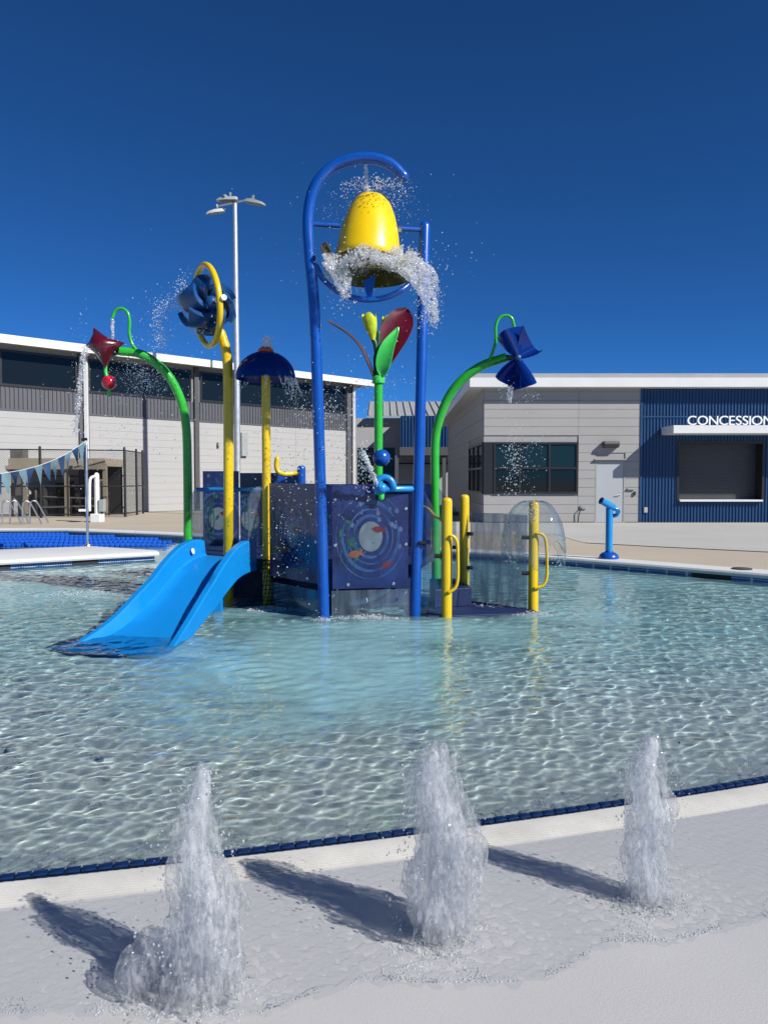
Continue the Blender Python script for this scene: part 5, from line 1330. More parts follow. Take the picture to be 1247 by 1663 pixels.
m_ = MB(); m_.tube(spline([at(171, 594, YT - 0.1), at(172, 606, YT - 0.1), at(177, 622, YT - 0.1), at(177, 641, YT - 0.1)], 5), 0.024, 10, dome=True); m_.build('stem', 'leaf_green', ga)
m_ = MB(); m_.sphere(at(177, 621, YT - 0.1), 0.095, 22, 14); m_.build('counterweight', 'red_ball', ga)

# --- green arch on the right with the blue pinwheel
gr_t = thing('arch_spray', (PG.x, PG.y, FB), 'green arched pipe at right with thin hook and blue pinwheel', 'water feature')
YG = 10.6
pa = [(PG.x, YG, FB)] + [at(u, v, YG - d_) for u, v, d_ in ((708, 960, 0), (706.5, 800, 0), (706.5, 722, 0.0), (712, 686, 0.03), (727, 647, 0.08), (750, 617, 0.14), (782, 594, 0.2), (822, 580, 0.26))]
m_ = MB(); m_.tube(spline(pa, 6), 0.060, 18); m_.build('arch_pipe', 'green_paint', gr_t)
YP = YG - 0.26
m_ = MB(); m_.tube(spline([at(u, v, YP) for u, v in ((795, 584), (801, 569), (805, 552), (805, 530), (811, 516), (822, 512), (831, 517), (835, 531))], 6), 0.021, 12); m_.build('hook_pipe', 'green_paint', gr_t)
pc = at(841, 581, YP - 0.12)
m_ = MB(); m_.tube([at(820, 581, YP), pc + Vector((0.02, 0.02, 0))], [0.045, 0.025], 12); m_.build('spindle', 'stem_dark_green', gr_t)
m_ = MB(); m_.sphere(pc, 0.05, 14, 10); m_.build('hub', 'wheel_blue', gr_t)
for (ang, ln, wd, yaw, cp) in ((112, 0.40, 0.17, -0.2, 0.14), (44, 0.31, 0.18, 0.25, -0.14), (-72, 0.41, 0.16, -0.1, 0.14), (-122, 0.37, 0.15, 0.3, -0.14)):
    dv = Vector((math.cos(R(ang)), yaw * 0.5, math.sin(R(ang)))).normalized(); sv = Vector((-math.sin(R(ang)), 0.35, math.cos(R(ang)))).normalized(); nv = dv.cross(sv).normalized()
    def pet(u_, v_, dv=dv, sv=sv, nv=nv, ln=ln, wd=wd, cp=cp):
        w_ = wd * (0.12 + 0.88 * math.sin(min(1, u_ * 0.95) * PI / 2) ** 0.9); s_ = (v_ - 0.5) * 2
        return pc + dv * (ln * u_ * (1 - 0.12 * s_ * s_ * u_)) + sv * (w_ * s_) + nv * (cp * (1 - 2.2 * s_ * s_) * u_ + 0.10 * s_ * u_)
    m_ = MB(); m_.shell(pet, 12, 12, 0.010); m_.build('petal', 'blue_plastic', gr_t, 70)

# --- flower feature
YF = 10.4
fb = at(614.5, 800, YF)
fl_t = thing('flower_feature', (fb.x, YF, FB), 'green stalk with maroon and green petals in the middle of the structure', 'water feature')
m_ = MB(); m_.tube([(fb.x, YF, 0.4), at(614.5, 790, YF), at(614.5, 616, YF)], 0.057, 18); m_.build('stalk', 'green_paint', fl_t)
m_ = MB(); m_.lathe([(0.058, -0.06), (0.085, -0.05), (0.085, 0.03), (0.058, 0.05), (0.04, 0.06)], 20, at(614.5, 616, YF)); m_.build('collar', 'leaf_green', fl_t)
m_ = MB(); m_.tube(spline([at(613, 612, YF), at(612, 580, YF), at(610, 560, YF), at(605, 548, YF)], 5), [0.05] * 6 + [0.035] * 10, 12); m_.build('stem', 'stem_dark_green', fl_t)
m_ = MB(); m_.tube(spline([at(613, 590, YF), at(614, 560, YF), at(614.5, 540, YF)], 5), 0.028, 12, dome='end'); m_.build('nozzle', 'stem_dark_green', fl_t)
def blade(name, pts, wid, mat, th=0.012, side_v=(1, 0, 0), cupz=0.0, sharp=1.0, blunt=False):
    c_ = spline(pts, 6); N_ = len(c_) - 1; sv = Vector(side_v).normalized()
    def fn(u_, v_):
        f_ = u_ * N_; i = min(N_ - 1, int(f_)); p = c_[i].lerp(c_[i + 1], f_ - i); s_ = (v_ - 0.5) * 2
        if blunt: w_ = wid * max(0.03, math.sin(PI * min(1, max(0, u_ ** 1.7))) ** 0.55 if u_ > 0.0 else 0.03); w_ = wid * (0.07 + 0.93 * (math.sin(PI * u_ ** 1.45) ** 0.62 if 0 < u_ < 1 else 0))
        else: w_ = wid * (0.05 + 0.95 * (math.sin(PI * u_ ** 0.9) ** sharp if 0 < u_ < 1 else 0))
        t_ = (c_[i + 1] - c_[i]).normalized(); nv = t_.cross(sv).normalized()
        return p + sv * (w_ * s_) + nv * (cupz * s_ * s_)
    m_ = MB(); m_.shell(fn, 22, 6, th); return m_.build(name, mat, fl_t, 60)
blade('large_petal', [at(613, 612, YF + 0.02), at(622, 585, YF + 0.05), at(636, 550, YF + 0.12), at(650, 522, YF + 0.2), at(660, 502, YF + 0.28)], 0.20, 'maroon', side_v=(0.9, -0.05, -0.42), blunt=True, cupz=-0.03)
blade('green_leaf', [at(620, 612, YF - 0.05), at(622, 592, YF - 0.1), at(630, 562, YF - 0.1), at(647, 532, YF - 0.02)], 0.105, 'leaf_green', side_v=(0.92, -0.2, -0.34), cupz=-0.02, sharp=0.8)
blade('side_petal', [at(608, 613, YF), at(602, 592, YF), at(588, 563, YF), at(566, 540, YF), at(533, 519, YF)], 0.20, 'petal_brown', side_v=(0.10, 0.95, 0.06), cupz=0.02)
for (u, v, u2, v2, yy, wd) in ((606, 552, 599, 512, YF - 0.02, 0.085), (618, 556, 629, 516, YF + 0.28, 0.06)):
    a, b = at(u, v, yy), at(u2, v2, yy)
    def bud(u_, v_, a=a, b=b, wd=wd):
        ang = PI * 1.5 * (v_ - 0.5); p = a.lerp(b, u_); w_ = wd * (0.25 + 0.85 * math.sin(min(1.0, u_ * 0.75) * PI * 0.72))
        return p + Vector((w_ * math.sin(ang), -w_ * math.cos(ang), 0.03 * math.cos(ang * 3) * u_))
    m_ = MB(); m_.shell(bud, 10, 14, 0.008); m_.build('bud', 'bud_yellow', fl_t, 60)
m_ = MB(); m_.sphere(at(619.5, 743.5, 9.6), 0.108, 24, 16)
bl = thing('spray_ball', tuple(at(619.5, 743.5, 9.6)), 'glossy blue ball fixed on the green flower stalk', 'ball'); m_.build('ball', 'blue_paint', bl)
m_ = MB(); m_.tube([at(619, 743.5, 9.6), at(615, 744, YF)], 0.04, 12); m_.build('mount', 'blue_paint', bl)

# --- entry steps with yellow posts
PC_ = ground(725, 1002); PD_ = Vector((at(753.5, 978, 9.75).x, 9.75, 0)); PE_ = ground(865.5, 991)
en = thing('entry_steps', (PC_.x, PC_.y, FB), 'yellow entry posts with hand loops, clear panels and a navy step', 'steps')
for (p, v) in ((PC_, 808), (PD_, 803), (PE_, 814)):
    m_ = MB(); dome_post(m_, p.x, p.y, FB, at(0, v, p.y).z, 0.060); m_.build('post', 'yellow_paint', en)
for (p, pts) in ((PC_, ((731, 869), (738, 873), (742.5, 884), (743.5, 910), (743, 942), (738, 956), (728, 962))), (PE_, ((871, 866), (880, 868), (886, 878), (888, 905), (887.5, 938), (881, 951), (868, 955)))):
    m_ = MB(); m_.tube(spline([at(u, v, p.y - 0.08) for u, v in pts], 6), 0.018, 10); m_.build('hand_loop', 'yellow_paint', en)
m_ = MB(); m_.tube(spline([at(688, 823, 9.3), at(697, 828, 9.1), at(706, 838, 8.9), at(717, 843, 8.75)], 6), 0.018, 10, dome=True); m_.build('grab_bar', 'yellow_paint', en)
n_ = lambda a, b: Vector(((b - a).y, -(b - a).x, 0)).normalized()
def clearp(a, b, z0, za, zb, mat): return sheet('clear_panel', [a + Vector((0, 0, z0)), b + Vector((0, 0, z0)), b + Vector((0, 0, zb)), a + Vector((0, 0, za))], n_(a, b), 0.012, mat, en)
e_ = (PE_ - PD_).normalized()
clearp(PD_ + e_ * 0.10, PE_ - e_ * 0.085, 0.0, zt(832, 9.7), zt(836, 9.2), 'clear_panel_wet')
clearp(Vector((PB.x + 0.09, PB.y + 0.02, 0)), PC_ + Vector((-0.09, 0.02, 0)), 0.05, zt(795, 8.75), zt(840, 8.7), 'clear_panel')
clearp(Vector((at(716, 0, 10.3).x, 10.3, 0)), Vector((at(744, 0, 9.85).x, 9.85, 0)), 0.2, zt(793, 10.3), zt(826, 9.85), 'clear_panel')
for (u, v, y) in ((763, 867, 9.7), (763, 922, 9.7), (853, 873, 9.1), (853, 931, 9.1), (711, 903, 8.65), (738, 889, 9.8), (739, 835, 9.8), (686, 882, 8.7)):
    q = at(u, v, y); m_ = MB(); m_.tube([q + Vector((-0.04, 0, 0)), q + Vector((0.04, 0, 0))], 0.024, 10); m_.build('clamp', 'black_metal', en)
stp = [ground(686, 1006, 0.015), ground(868, 1012, 0.015), ground(858, 991, 0.015), ground(770, 974, 0.015), ground(700, 972, 0.015)]
stp = [Vector((p.x, p.y, -0.06)) for p in (Vector((PC_.x - 0.22, 8.62, 0)), Vector((PE_.x + 0.02, 8.85, 0)), Vector((PE_.x, 9.05, 0)), Vector((PD_.x + 0.08, 9.75, 0)), Vector((PC_.x - 0.15, 9.7, 0)))]
m_ = MB(); m_.prism(stp, (0, 0, 1), 0.075); m_.build('step', 'platform_navy', en, 0, bevel=0.008)
stp2 = [Vector((p.x, p.y, 0.016)) for p in (Vector((PC_.x - 0.1, 9.15, 0)), Vector((PD_.x + 0.05, 9.35, 0)), Vector((PD_.x, 10.2, 0)), Vector((PC_.x - 0.1, 10.2, 0)))]
m_ = MB(); m_.prism(stp2, (0, 0, 1), 0.22); m_.build('step', 'platform_navy', en, 0, bevel=0.008)

# ------------------------------------------------------------------ moving water
ICO_V, ICO_F = None, None
_b = bmesh.new(); bmesh.ops.create_icosphere(_b, subdivisions=1, radius=1.0); _b.verts.ensure_lookup_table()
ICO_V = np.array([v.co[:] for v in _b.verts], np.float32); ICO_F = np.array([[v.index for v in f.verts] for f in _b.faces], np.int32); _b.free()
def droplets(name, pts, rad, mat='spray', parent=None, stretch=None, label=None):
    pts = np.asarray(pts, np.float32); rad = np.asarray(rad, np.float32); n = len(pts)
    sc = np.ones((n, 1, 3), np.float32) * rad[:, None, None]
    if stretch is not None: sc[:, :, 2] *= np.asarray(stretch, np.float32)[:, None]
    V = (pts[:, None, :] + ICO_V[None] * sc).reshape(-1, 3); F = (ICO_F[None] + (np.arange(n) * len(ICO_V))[:, None, None]).reshape(-1, 3)
    o = np_mesh(name, V, F, mat, parent, 180); o['kind'] = 'stuff'
    if label: o['label'] = label
    return o
def blob_mesh(pts, rad, voxel):
    """join a cloud of water blobs into one surface"""
    me = bpy.data.meshes.new('tmp'); me.vertices.add(len(pts)); me.vertices.foreach_set('co', np.asarray(pts, np.float32).ravel())
    at_ = me.attributes.new('rad', 'FLOAT', 'POINT'); at_.data.foreach_set('value', np.asarray(rad, np.float32)); me.update()
    o = bpy.data.objects.new('tmp', me); COL.objects.link(o)
    ng = bpy.data.node_groups.new('blobs', 'GeometryNodeTree')
    ng.interface.new_socket('Geometry', in_out='INPUT', socket_type='NodeSocketGeometry'); ng.interface.new_socket('Geometry', in_out='OUTPUT', socket_type='NodeSocketGeometry')
    gi, go = ng.nodes.new('NodeGroupInput'), ng.nodes.new('NodeGroupOutput')
    na = ng.nodes.new('GeometryNodeInputNamedAttribute'); na.data_type = 'FLOAT'; na.inputs['Name'].default_value = 'rad'
    mp_ = ng.nodes.new('GeometryNodeMeshToPoints'); pv = ng.nodes.new('GeometryNodePointsToVolume'); vm = ng.nodes.new('GeometryNodeVolumeToMesh')
    pv.resolution_mode = 'VOXEL_SIZE'; pv.inputs['Voxel Size'].default_value = voxel
    vm.resolution_mode = 'GRID'
    ng.links.new(gi.outputs[0], mp_.inputs['Mesh']); ng.links.new(na.outputs[0], mp_.inputs['Radius']); ng.links.new(mp_.outputs[0], pv.inputs['Points']); ng.links.new(na.outputs[0], pv.inputs['Radius'])
    ng.links.new(pv.outputs[0], vm.inputs['Volume']); ng.links.new(vm.outputs[0], go.inputs[0])
    md = o.modifiers.new('b', 'NODES'); md.node_group = ng
    dg_ = bpy.context.evaluated_depsgraph_get(); dg_.update()
    out = bpy.data.meshes.new_from_object(o.evaluated_get(dg_)); bpy.data.objects.remove(o); bpy.data.meshes.remove(me); bpy.data.node_groups.remove(ng)
    out.materials.clear()
    return out
def relax(me, k=2, f=0.5):
    bm = bmesh.new(); bm.from_mesh(me)
    for _ in range(k): bmesh.ops.smooth_vert(bm, verts=bm.verts, factor=f, use_axis_x=True, use_axis_y=True, use_axis_z=True)
    bm.to_mesh(me); bm.free(); return me

# three bubbling jets on the pad
def jet(base, H, prof, base_w, seed, label, lobes):
    mid_w = max(p[1] for p in prof); top_w = prof[-1][1]; pt_ = [p[0] for p in prof]; lean = (prof[-1][2], 0.0)
    q = np.random.default_rng(seed); n = 13000
    t = q.random(n) ** 0.85                                   # height fraction
    ang = q.random(n) * 2 * PI
    wid = np.interp(t, pt_, [p[1] for p in prof]) * 0.90
    # ragged outline: vertical tongues that end at different heights
    tongue = 0.55 + 0.45 * np.sin(ang * 3 + seed) * np.sin(ang * 5 + 2 * seed) 
    lim = 0.80 + 0.20 * tongue
    rr = np.sqrt(q.random(n)) * 0.5
    edge = rr > 0.30
    t = np.where(edge, t * np.clip(lim, 0.5, 1), t)
    r = rr * wid * (1 + 0.16 * np.sin(ang * 4 + t * 9 + seed) + 0.12 * np.sin(ang * 7 - t * 17))
    x = base.x + r * np.cos(ang) + np.interp(t, pt_, [p[2] for p in prof]) + 0.014 * np.sin(t * 11 + seed) ; y = base.y + r * np.sin(ang) * 0.9
    z = PADZ + H * t
    KZ = 2.3
    hole = np.sin(x * 83 + seed) * np.sin(y * 77 + z * 9) * np.sin(z * 25 + x * 19) + 0.35 * np.sin(x * 190 + z * 31) * np.sin(y * 170 - z * 23)
    keep = (hole < 0.02) & (rr > 0.17)
    rad = np.where(rr < 0.3, 0.0080, 0.0062) * q.uniform(0.5, 1.6, n) * np.interp(t, [0, 0.7, 1], [1, 1, 0.9])
    P = np.stack([x, y, z], 1)[keep]; Rd = rad[keep]
    # lobes thrown out at the foot
    for (ox, oy, oz, lr, cnt) in lobes:
        d_ = q.normal(size=(cnt, 3)); d_ /= np.linalg.norm(d_, axis=1)[:, None]
        pp = np.array([base.x + ox, base.y + oy, oz]) + d_ * lr * q.uniform(0.86, 1.0, (cnt, 1)) * np.array([1, 1, 1.25])
        pp = pp[pp[:, 2] > PADZ]; P = np.vstack([P, pp]); Rd = np.concatenate([Rd, q.uniform(0.006, 0.010, len(pp))])
    # low crown of splashes
    c_ = 300; a2 = q.random(c_) * 6.28; r2_ = base_w * (0.40 + 0.55 * q.random(c_) ** 1.4)
    hh_ = 0.07 * np.exp(-((r2_ - base_w * 0.50) / (base_w * 0.25)) ** 2) * q.random(c_) * (0.6 + 0.6 * np.sin(a2 * 5 + seed))
    P = np.vstack([P, np.stack([base.x + r2_ * np.cos(a2), base.y + r2_ * np.sin(a2), PADZ + np.maximum(0.0, hh_)], 1)]); Rd = np.concatenate([Rd, q.uniform(0.003, 0.0065, c_)])
    def squeezed(P_, R_, vox, k_):
        P_ = P_.copy(); P_[:, 2] = (P_[:, 2] - PADZ) / KZ
        me_ = relax(blob_mesh(P_, R_, vox), k_, 0.5)
        me_.transform(Matrix.Translation((0, 0, PADZ)) @ Matrix.Scale(KZ, 4, (0, 0, 1))); return me_
    jt = thing('water_jet', (base.x, base.y, PADZ), label, 'water jet', 'bubbling jets on the splash pad')
    finish(squeezed(P, Rd, 0.0028, 5), 'water_skin', 'jet_water', jt, 180)
    core = (rr < 0.20) & (hole < 0.25)
    Pc = np.stack([x, y, z], 1)[core]; Pc[:, 2] *= 0.96
    finish(squeezed(Pc, rad[core] * 1.25, 0.0036, 1), 'froth_core', 'jet_core', jt, 180)
    # flying droplets
    m = 620; a3 = q.random(m) * 6.28; h3 = q.random(m); r3_ = (0.03 + np.interp(h3, pt_, [p[1] for p in prof]) * 0.62) * (0.55 + 0.5 * q.random(m) ** 2)
    droplets('droplets', np.stack([base.x + lean[0] * h3 + r3_ * np.cos(a3), base.y + r3_ * np.sin(a3), PADZ + 0.01 + h3 * H * 0.98], 1), 0.001 + 0.003 * q.random(m) ** 2, 'clear_froth', jt, q.uniform(1, 1.9, m))
    # bubbles and froth skating over the wet pad round the foot
    m = 2600; a4 = q.random(m) * 6.28; r4 = base_w * (0.35 + 0.95 * q.random(m) ** 1.5) * (1 + 0.25 * np.sin(a4 * 3 + seed))
    keep4 = np.sin(a4 * 5 + r4 * 70) * np.sin(a4 * 3 - r4 * 41 + seed) > -0.1
    droplets('froth', np.stack([base.x + r4 * np.cos(a4), base.y + r4 * np.sin(a4), np.full(m, PADZ + 0.0035)], 1)[keep4], (0.0012 + 0.0032 * q.random(m) ** 2)[keep4], 'spray', jt, np.full(int(keep4.sum()), 0.55))
    return jt
jet(JETS[0][0], 0.685, [(0, 0.27, 0.04), (0.05, 0.28, 0.05), (0.19, 0.27, 0.06), (0.33, 0.25, 0.052), (0.47, 0.215, 0.045), (0.6, 0.19, 0.04), (0.74, 0.165, 0.045), (0.88, 0.10, 0.04), (1, 0.045, 0.045)], 0.22, 3, 'left one of three bubbling water jets, with a lobe splashing left', [(-0.145, -0.02, 0.085, 0.055, 500), (-0.10, 0.0, 0.12, 0.06, 400), (0.10, 0.0, 0.11, 0.07, 500), (0.02, -0.06, 0.07, 0.05, 300)])
jet(JETS[1][0], 0.65, [(0, 0.14, 0.0), (0.1, 0.19, 0.006), (0.25, 0.27, 0.02), (0.41, 0.285, 0.03), (0.57, 0.24, 0.018), (0.73, 0.205, 0.0), (0.89, 0.17, -0.008), (1, 0.125, -0.01)], 0.15, 8, 'middle one of three bubbling water jets, broad and ragged', [(0.105, 0.0, 0.30, 0.055, 500), (0.08, 0.02, 0.20, 0.06, 400), (-0.05, 0, 0.12, 0.05, 300)])
jet(JETS[2][0], 0.605, [(0, 0.17, 0.0), (0.15, 0.15, 0.006), (0.33, 0.17, -0.004), (0.52, 0.19, -0.008), (0.7, 0.175, -0.008), (0.89, 0.13, -0.004), (1, 0.07, 0.0)], 0.13, 21, 'right one of three bubbling water jets, slender column', [(0.05, 0, 0.05, 0.04, 200), (-0.05, 0, 0.36, 0.035, 200)])

# the emptied bucket: sheets of water thrown out over the dish
q = np.random.default_rng(4); P = []; Rd = []
def sheet_pts(path, w0, w1, n, thick, rmin, rmax, seed, ragged=0.4):
    """water sheet along a 3D path with a ragged lower end"""
    qq = np.random.default_rng(seed); c_ = np.array([p[:] for p in spline(path, 8)]); m = len(c_)
    out = []; rs = []
    for _ in range(n):
        s_ = (qq.random() * 2 - 1); f_ = qq.random() ** 0.9 * (1 - ragged * (0.5 + 0.5 * math.sin(s_ * 7 + seed)) * qq.random())
        i = f_ * (m - 1); k = min(m - 2, int(i)); p = c_[k] + (c_[k + 1] - c_[k]) * (i - k); w_ = w0 + (w1 - w0) * f_
        sv = np.array([0.94, 0.25, 0.1])
        p = p + sv * s_ * w_ + np.array([qq.normal() * thick, qq.normal() * thick * 1.4, qq.normal() * thick])
        if math.sin(p[0] * 43 + seed) * math.sin(p[2] * 37 + p[1] * 21) > 0.62: continue
        out.append(p); rs.append(qq.uniform(rmin, rmax) * (1.15 - 0.55 * f_))
    return out, rs
def apnd(t): P.extend(t[0]); Rd.extend(t[1])
# ring of froth round the dish
for k in range(7500):
    a = q.random() * 2 * PI; r_ = 0.20 + 0.36 * q.random() ** 0.7; ht = 0.05 - 0.12 * ((r_ - 0.2) / 0.36) ** 2 + 0.035 * math.sin(a * 6) + q.normal() * 0.035
    if math.sin(a * 9 + r_ * 20) > 0.7: continue
    P.append(np.array([dc.x + 0.03 + r_ * 1.06 * math.cos(a), dc.y + r_ * math.sin(a) * 0.95, dc.z + 0.15 + ht])); Rd.append(q.uniform(0.007, 0.015))
YS = YK - 0.35
apnd(sheet_pts([at(545, 428, YS), at(552, 440, YS), at(558, 458, YS), at(562, 484, YS)], 0.13, 0.05, 4200, 0.008, 0.008, 0.013, 2))
apnd(sheet_pts([at(532, 412, YS + 0.1), at(537, 425, YS), at(545, 445, YS), at(552, 470, YS)], 0.05, 0.04, 1400, 0.008, 0.007, 0.012, 3))
apnd(sheet_pts([at(640, 432, YS), at(664, 440, YS), at(684, 460, YS), at(698, 490, YS), at(706, 526, YS)], 0.15, 0.045, 6500, 0.009, 0.008, 0.013, 5))
apnd(sheet_pts([at(672, 424, YS + 0.2), at(692, 435, YS + 0.2), at(704, 452, YS + 0.2), at(709, 480, YS + 0.2)], 0.06, 0.04, 1800, 0.008, 0.007, 0.012, 7))
apnd(sheet_pts([at(585, 432, YS), at(600, 428, YS), at(640, 430, YS)], 0.10, 0.10, 2600, 0.020, 0.005, 0.011, 9, 0.1))
apnd(sheet_pts([at(598, 422, YS), at(601, 412, YS), at(604, 404, YS)], 0.06, 0.02, 250, 0.015, 0.006, 0.012, 12, 0.3))
me = relax(blob_mesh(np.array(P), np.array(Rd), 0.0055), 4, 0.5)
spl = thing('bucket_splash', tuple(dc), 'burst of white water spilling from the yellow bucket', 'splash')
finish(me, 'water_sheets', 'froth', spl, 180)
def cloud(n, cu, cv, su, sv, Y, sY, seed, rmin=0.0025, rmax=0.008, power=2.2):
    qq = np.random.default_rng(seed); out = []
    for _ in range(n):
        p = at(cu + qq.normal() * su, cv + qq.normal() * sv, Y); p.y += qq.normal() * sY; out.append(p[:])
    return np.array(out), rmin + (rmax - rmin) * qq.random(n) ** power
def drops(name, parts, parent=None, label=None, mat='spray', stretch=1.3):
    A = np.vstack([p[0] for p in parts]); B = np.concatenate([p[1] for p in parts])
    keep = A[:, 2] > 0.005; A, B = A[keep], B[keep]
    return droplets(name, A, B, mat, parent, 1 + (stretch - 1) * np.random.default_rng(len(A)).random(len(A)), label)
drops('droplets', [cloud(260, 600, 330, 36, 14, YK, 0.2, 31, 0.0015, 0.006), cloud(260, 640, 318, 20, 16, YK, 0.2, 32, 0.0015, 0.006), cloud(120, 560, 345, 22, 12, YK, 0.2, 33, 0.0015, 0.006),
                   cloud(500, 620, 425, 60, 14, YK - 0.2, 0.25, 34), cloud(420, 695, 490, 12, 28, YS, 0.1, 35), cloud(160, 560, 470, 14, 22, YS, 0.1, 36), cloud(90, 600, 400, 90, 70, YK, 0.4, 37, 0.0015, 0.005)], spl)
# stream falling from the hook onto the bucket, and the small crown it makes
def stream(path, r0_, n, seed, jit=0.008):
    qq = np.random.default_rng(seed); c_ = np.array([p[:] for p in spline(path, 10)]); idx = qq.random(n) * (len(c_) - 1.001); k = idx.astype(int)
    p = c_[k] + (c_[k + 1] - c_[k]) * (idx - k)[:, None]; p = p + qq.normal(size=(n, 3)) * jit
    return p, qq.uniform(0.6, 1.3, n) * r0_
def stream_obj(name, path, r0_, n, seed, label, parent=None, jit=0.006, cat='water stream'):
    a, b = stream(path, r0_, n, seed, jit); me = blob_mesh(a, b, max(0.004, r0_ * 0.4)); 
    o = finish(me, name, 'froth', parent, 180)
    if parent is None: tag(o, label, cat)
    return o
stream_obj('water_stream', [at(594, 268, YK), at(595, 288, YK), at(597, 312, YK)], 0.012, 220, 1, None, spl)
a, b = [], []
for k in range(520):
    an = q.random() * 6.28; s_ = q.random(); r_ = 0.05 + 0.34 * s_; z = 0.10 * math.sin(PI * min(1, s_ * 0.8)) * q.random() - 0.05 * s_
    a.append((tp_.x + r_ * math.cos(an), tp_.y - 0.1 + 0.8 * r_ * math.sin(an), tp_.z + 0.03 + z)); b.append(q.uniform(0.003, 0.009))
tag(finish(blob_mesh(np.array(a), np.array(b), 0.005), 'crown_splash', 'froth', spl, 180), None, None, None, 'stuff')

# left: stream from the hook, water running off the tipping cup, spray off the wheel
stream_obj('water_stream', [at(183, 518, YT), at(183, 532, YT), at(183, 552, YT)], 0.013, 130, 2, 'short stream dropping from the left green hook into the maroon cup')
stream_obj('water_stream', [at(141, 562, YT - 0.25), at(135, 580, YT - 0.28), at(130, 620, YT - 0.3), at(126, 665, YT - 0.3), at(123, 705, YT - 0.3)], 0.012, 380, 3, 'thin stream pouring off the left corner of the maroon cup', None, 0.016)
spray = []
spray.append((drops('spray', [cloud(170, 130, 630, 8, 60, YT - 0.3, 0.06, 41), cloud(60, 150, 720, 40, 60, YT - 0.3, 0.3, 411)]), 'falling drops below the left corner of the maroon cup'))
arc = [at(u, v, YW) for u, v in ((300, 470), (282, 490), (262, 498), (256, 520), (262, 545), (258, 562))]
aa, bb_ = stream(arc, 0.0055, 620, 44, 0.055); bb_ *= np.random.default_rng(3).random(620) ** 1.5 + 0.35
spray.append((drops('spray', [(aa, bb_), cloud(120, 262, 520, 24, 30, YW, 0.2, 45), cloud(170, 300, 470, 8, 16, YW, 0.1, 46), cloud(110, 322, 535, 14, 6, YW, 0.1, 47)]), 'arc of spray flung left from the blue wheel'))
spray.append((drops('spray', [cloud(620, 234, 618, 17, 20, YT, 0.15, 48, 0.002, 0.009), cloud(420, 225, 600, 32, 30, YT, 0.2, 49), cloud(260, 210, 680, 45, 60, YT, 0.3, 50), cloud(120, 290, 640, 40, 40, YT + 0.3, 0.3, 51)]), 'scattered spray before the dark windows of the long building'))
# umbrella: plume on the cap and the curtain from the rim
stream_obj('water_plume', [at(434, 572, 9.5), at(434, 560, 9.5), at(434, 549, 9.5)], 0.014, 260, 5, 'short white water plume on top of the blue dome', None, 0.022, 'water plume')
a, b = [], []
qq = np.random.default_rng(66)
for k in range(64):
    an = qq.random() * 2 * PI; wt = 0.35 + 0.65 * max(0, math.cos(an + 0.3)); 
    if qq.random() > wt: continue
    ln_ = qq.uniform(0.06, 0.34) * wt; x_, y_ = PU.x + rr_ * 1.005 * math.cos(an), PU.y + rr_ * 1.005 * math.sin(an); nn2 = int(ln_ / 0.006); dxr = qq.normal() * 0.05
    for j in range(nn2):
        f_ = j / max(1, nn2)
        if f_ > 0.35 and math.sin(j * 0.9 + k) > 0.35: continue
        a.append((x_ + math.cos(an) * 0.06 * f_ + dxr * f_ * f_ + qq.normal() * 0.003, y_ + math.sin(an) * 0.06 * f_, zrim - ln_ * f_)); b.append(qq.uniform(0.0045, 0.0085) * (1.2 - 0.5 * f_))
cur_o = finish(blob_mesh(np.array(a), np.array(b), 0.004), 'water_curtain', 'froth', None, 180); tag(cur_o, 'ragged curtain of water falling from the blue dome rim', 'water curtain')
spray.append((drops('spray', [cloud(180, 435, 690, 30, 60, 9.5, 0.15, 52), cloud(160, 478, 640, 8, 36, 9.5, 0.15, 53)]), 'falling drops under the blue dome'))
# drops raining down by the blue pipe and in front of the panels
spray.append((drops('spray', [cloud(520, 545, 700, 26, 50, 8.9, 0.35, 54, 0.002, 0.009), cloud(300, 520, 660, 22, 22, 9.0, 0.3, 55), cloud(480, 485, 850, 28, 60, 8.8, 0.2, 56, 0.0025, 0.009), cloud(160, 490, 760, 40, 70, 8.9, 0.3, 57)]), 'heavy drops raining past the left blue pipe and panels'))
spray.append((drops('spray', [cloud(35, 430, 500, 110, 60, 8.9, 0.5, 58, 0.0015, 0.005), cloud(60, 600, 560, 60, 40, 9.0, 0.4, 59), cloud(40, 560, 1000, 30, 6, 8.4, 0.1, 60)]), 'stray drops in the air around the tall tower'))
# jet from the light blue nozzle
nz = at(612, 787, 8.52)
aa, bb_ = stream([nz, at(604, 768, 8.4), at(596, 750, 8.3), at(588, 733, 8.2)], 0.006, 520, 61, 0.012); sprd = np.linspace(0, 1, 520)
spray.append((drops('spray', [(aa, bb_), cloud(120, 588, 740, 6, 10, 8.25, 0.06, 62), cloud(110, 592, 775, 8, 16, 8.3, 0.1, 63)], None, None, 'spray', 2.2), 'fan of fine spray squirting from the light blue nozzle'))
spray.append((drops('spray', [cloud(150, 612, 620, 22, 6, YF, 0.1, 64), cloud(90, 600, 650, 26, 26, YF, 0.2, 641)]), 'drops dripping round the flower stalk collar'))
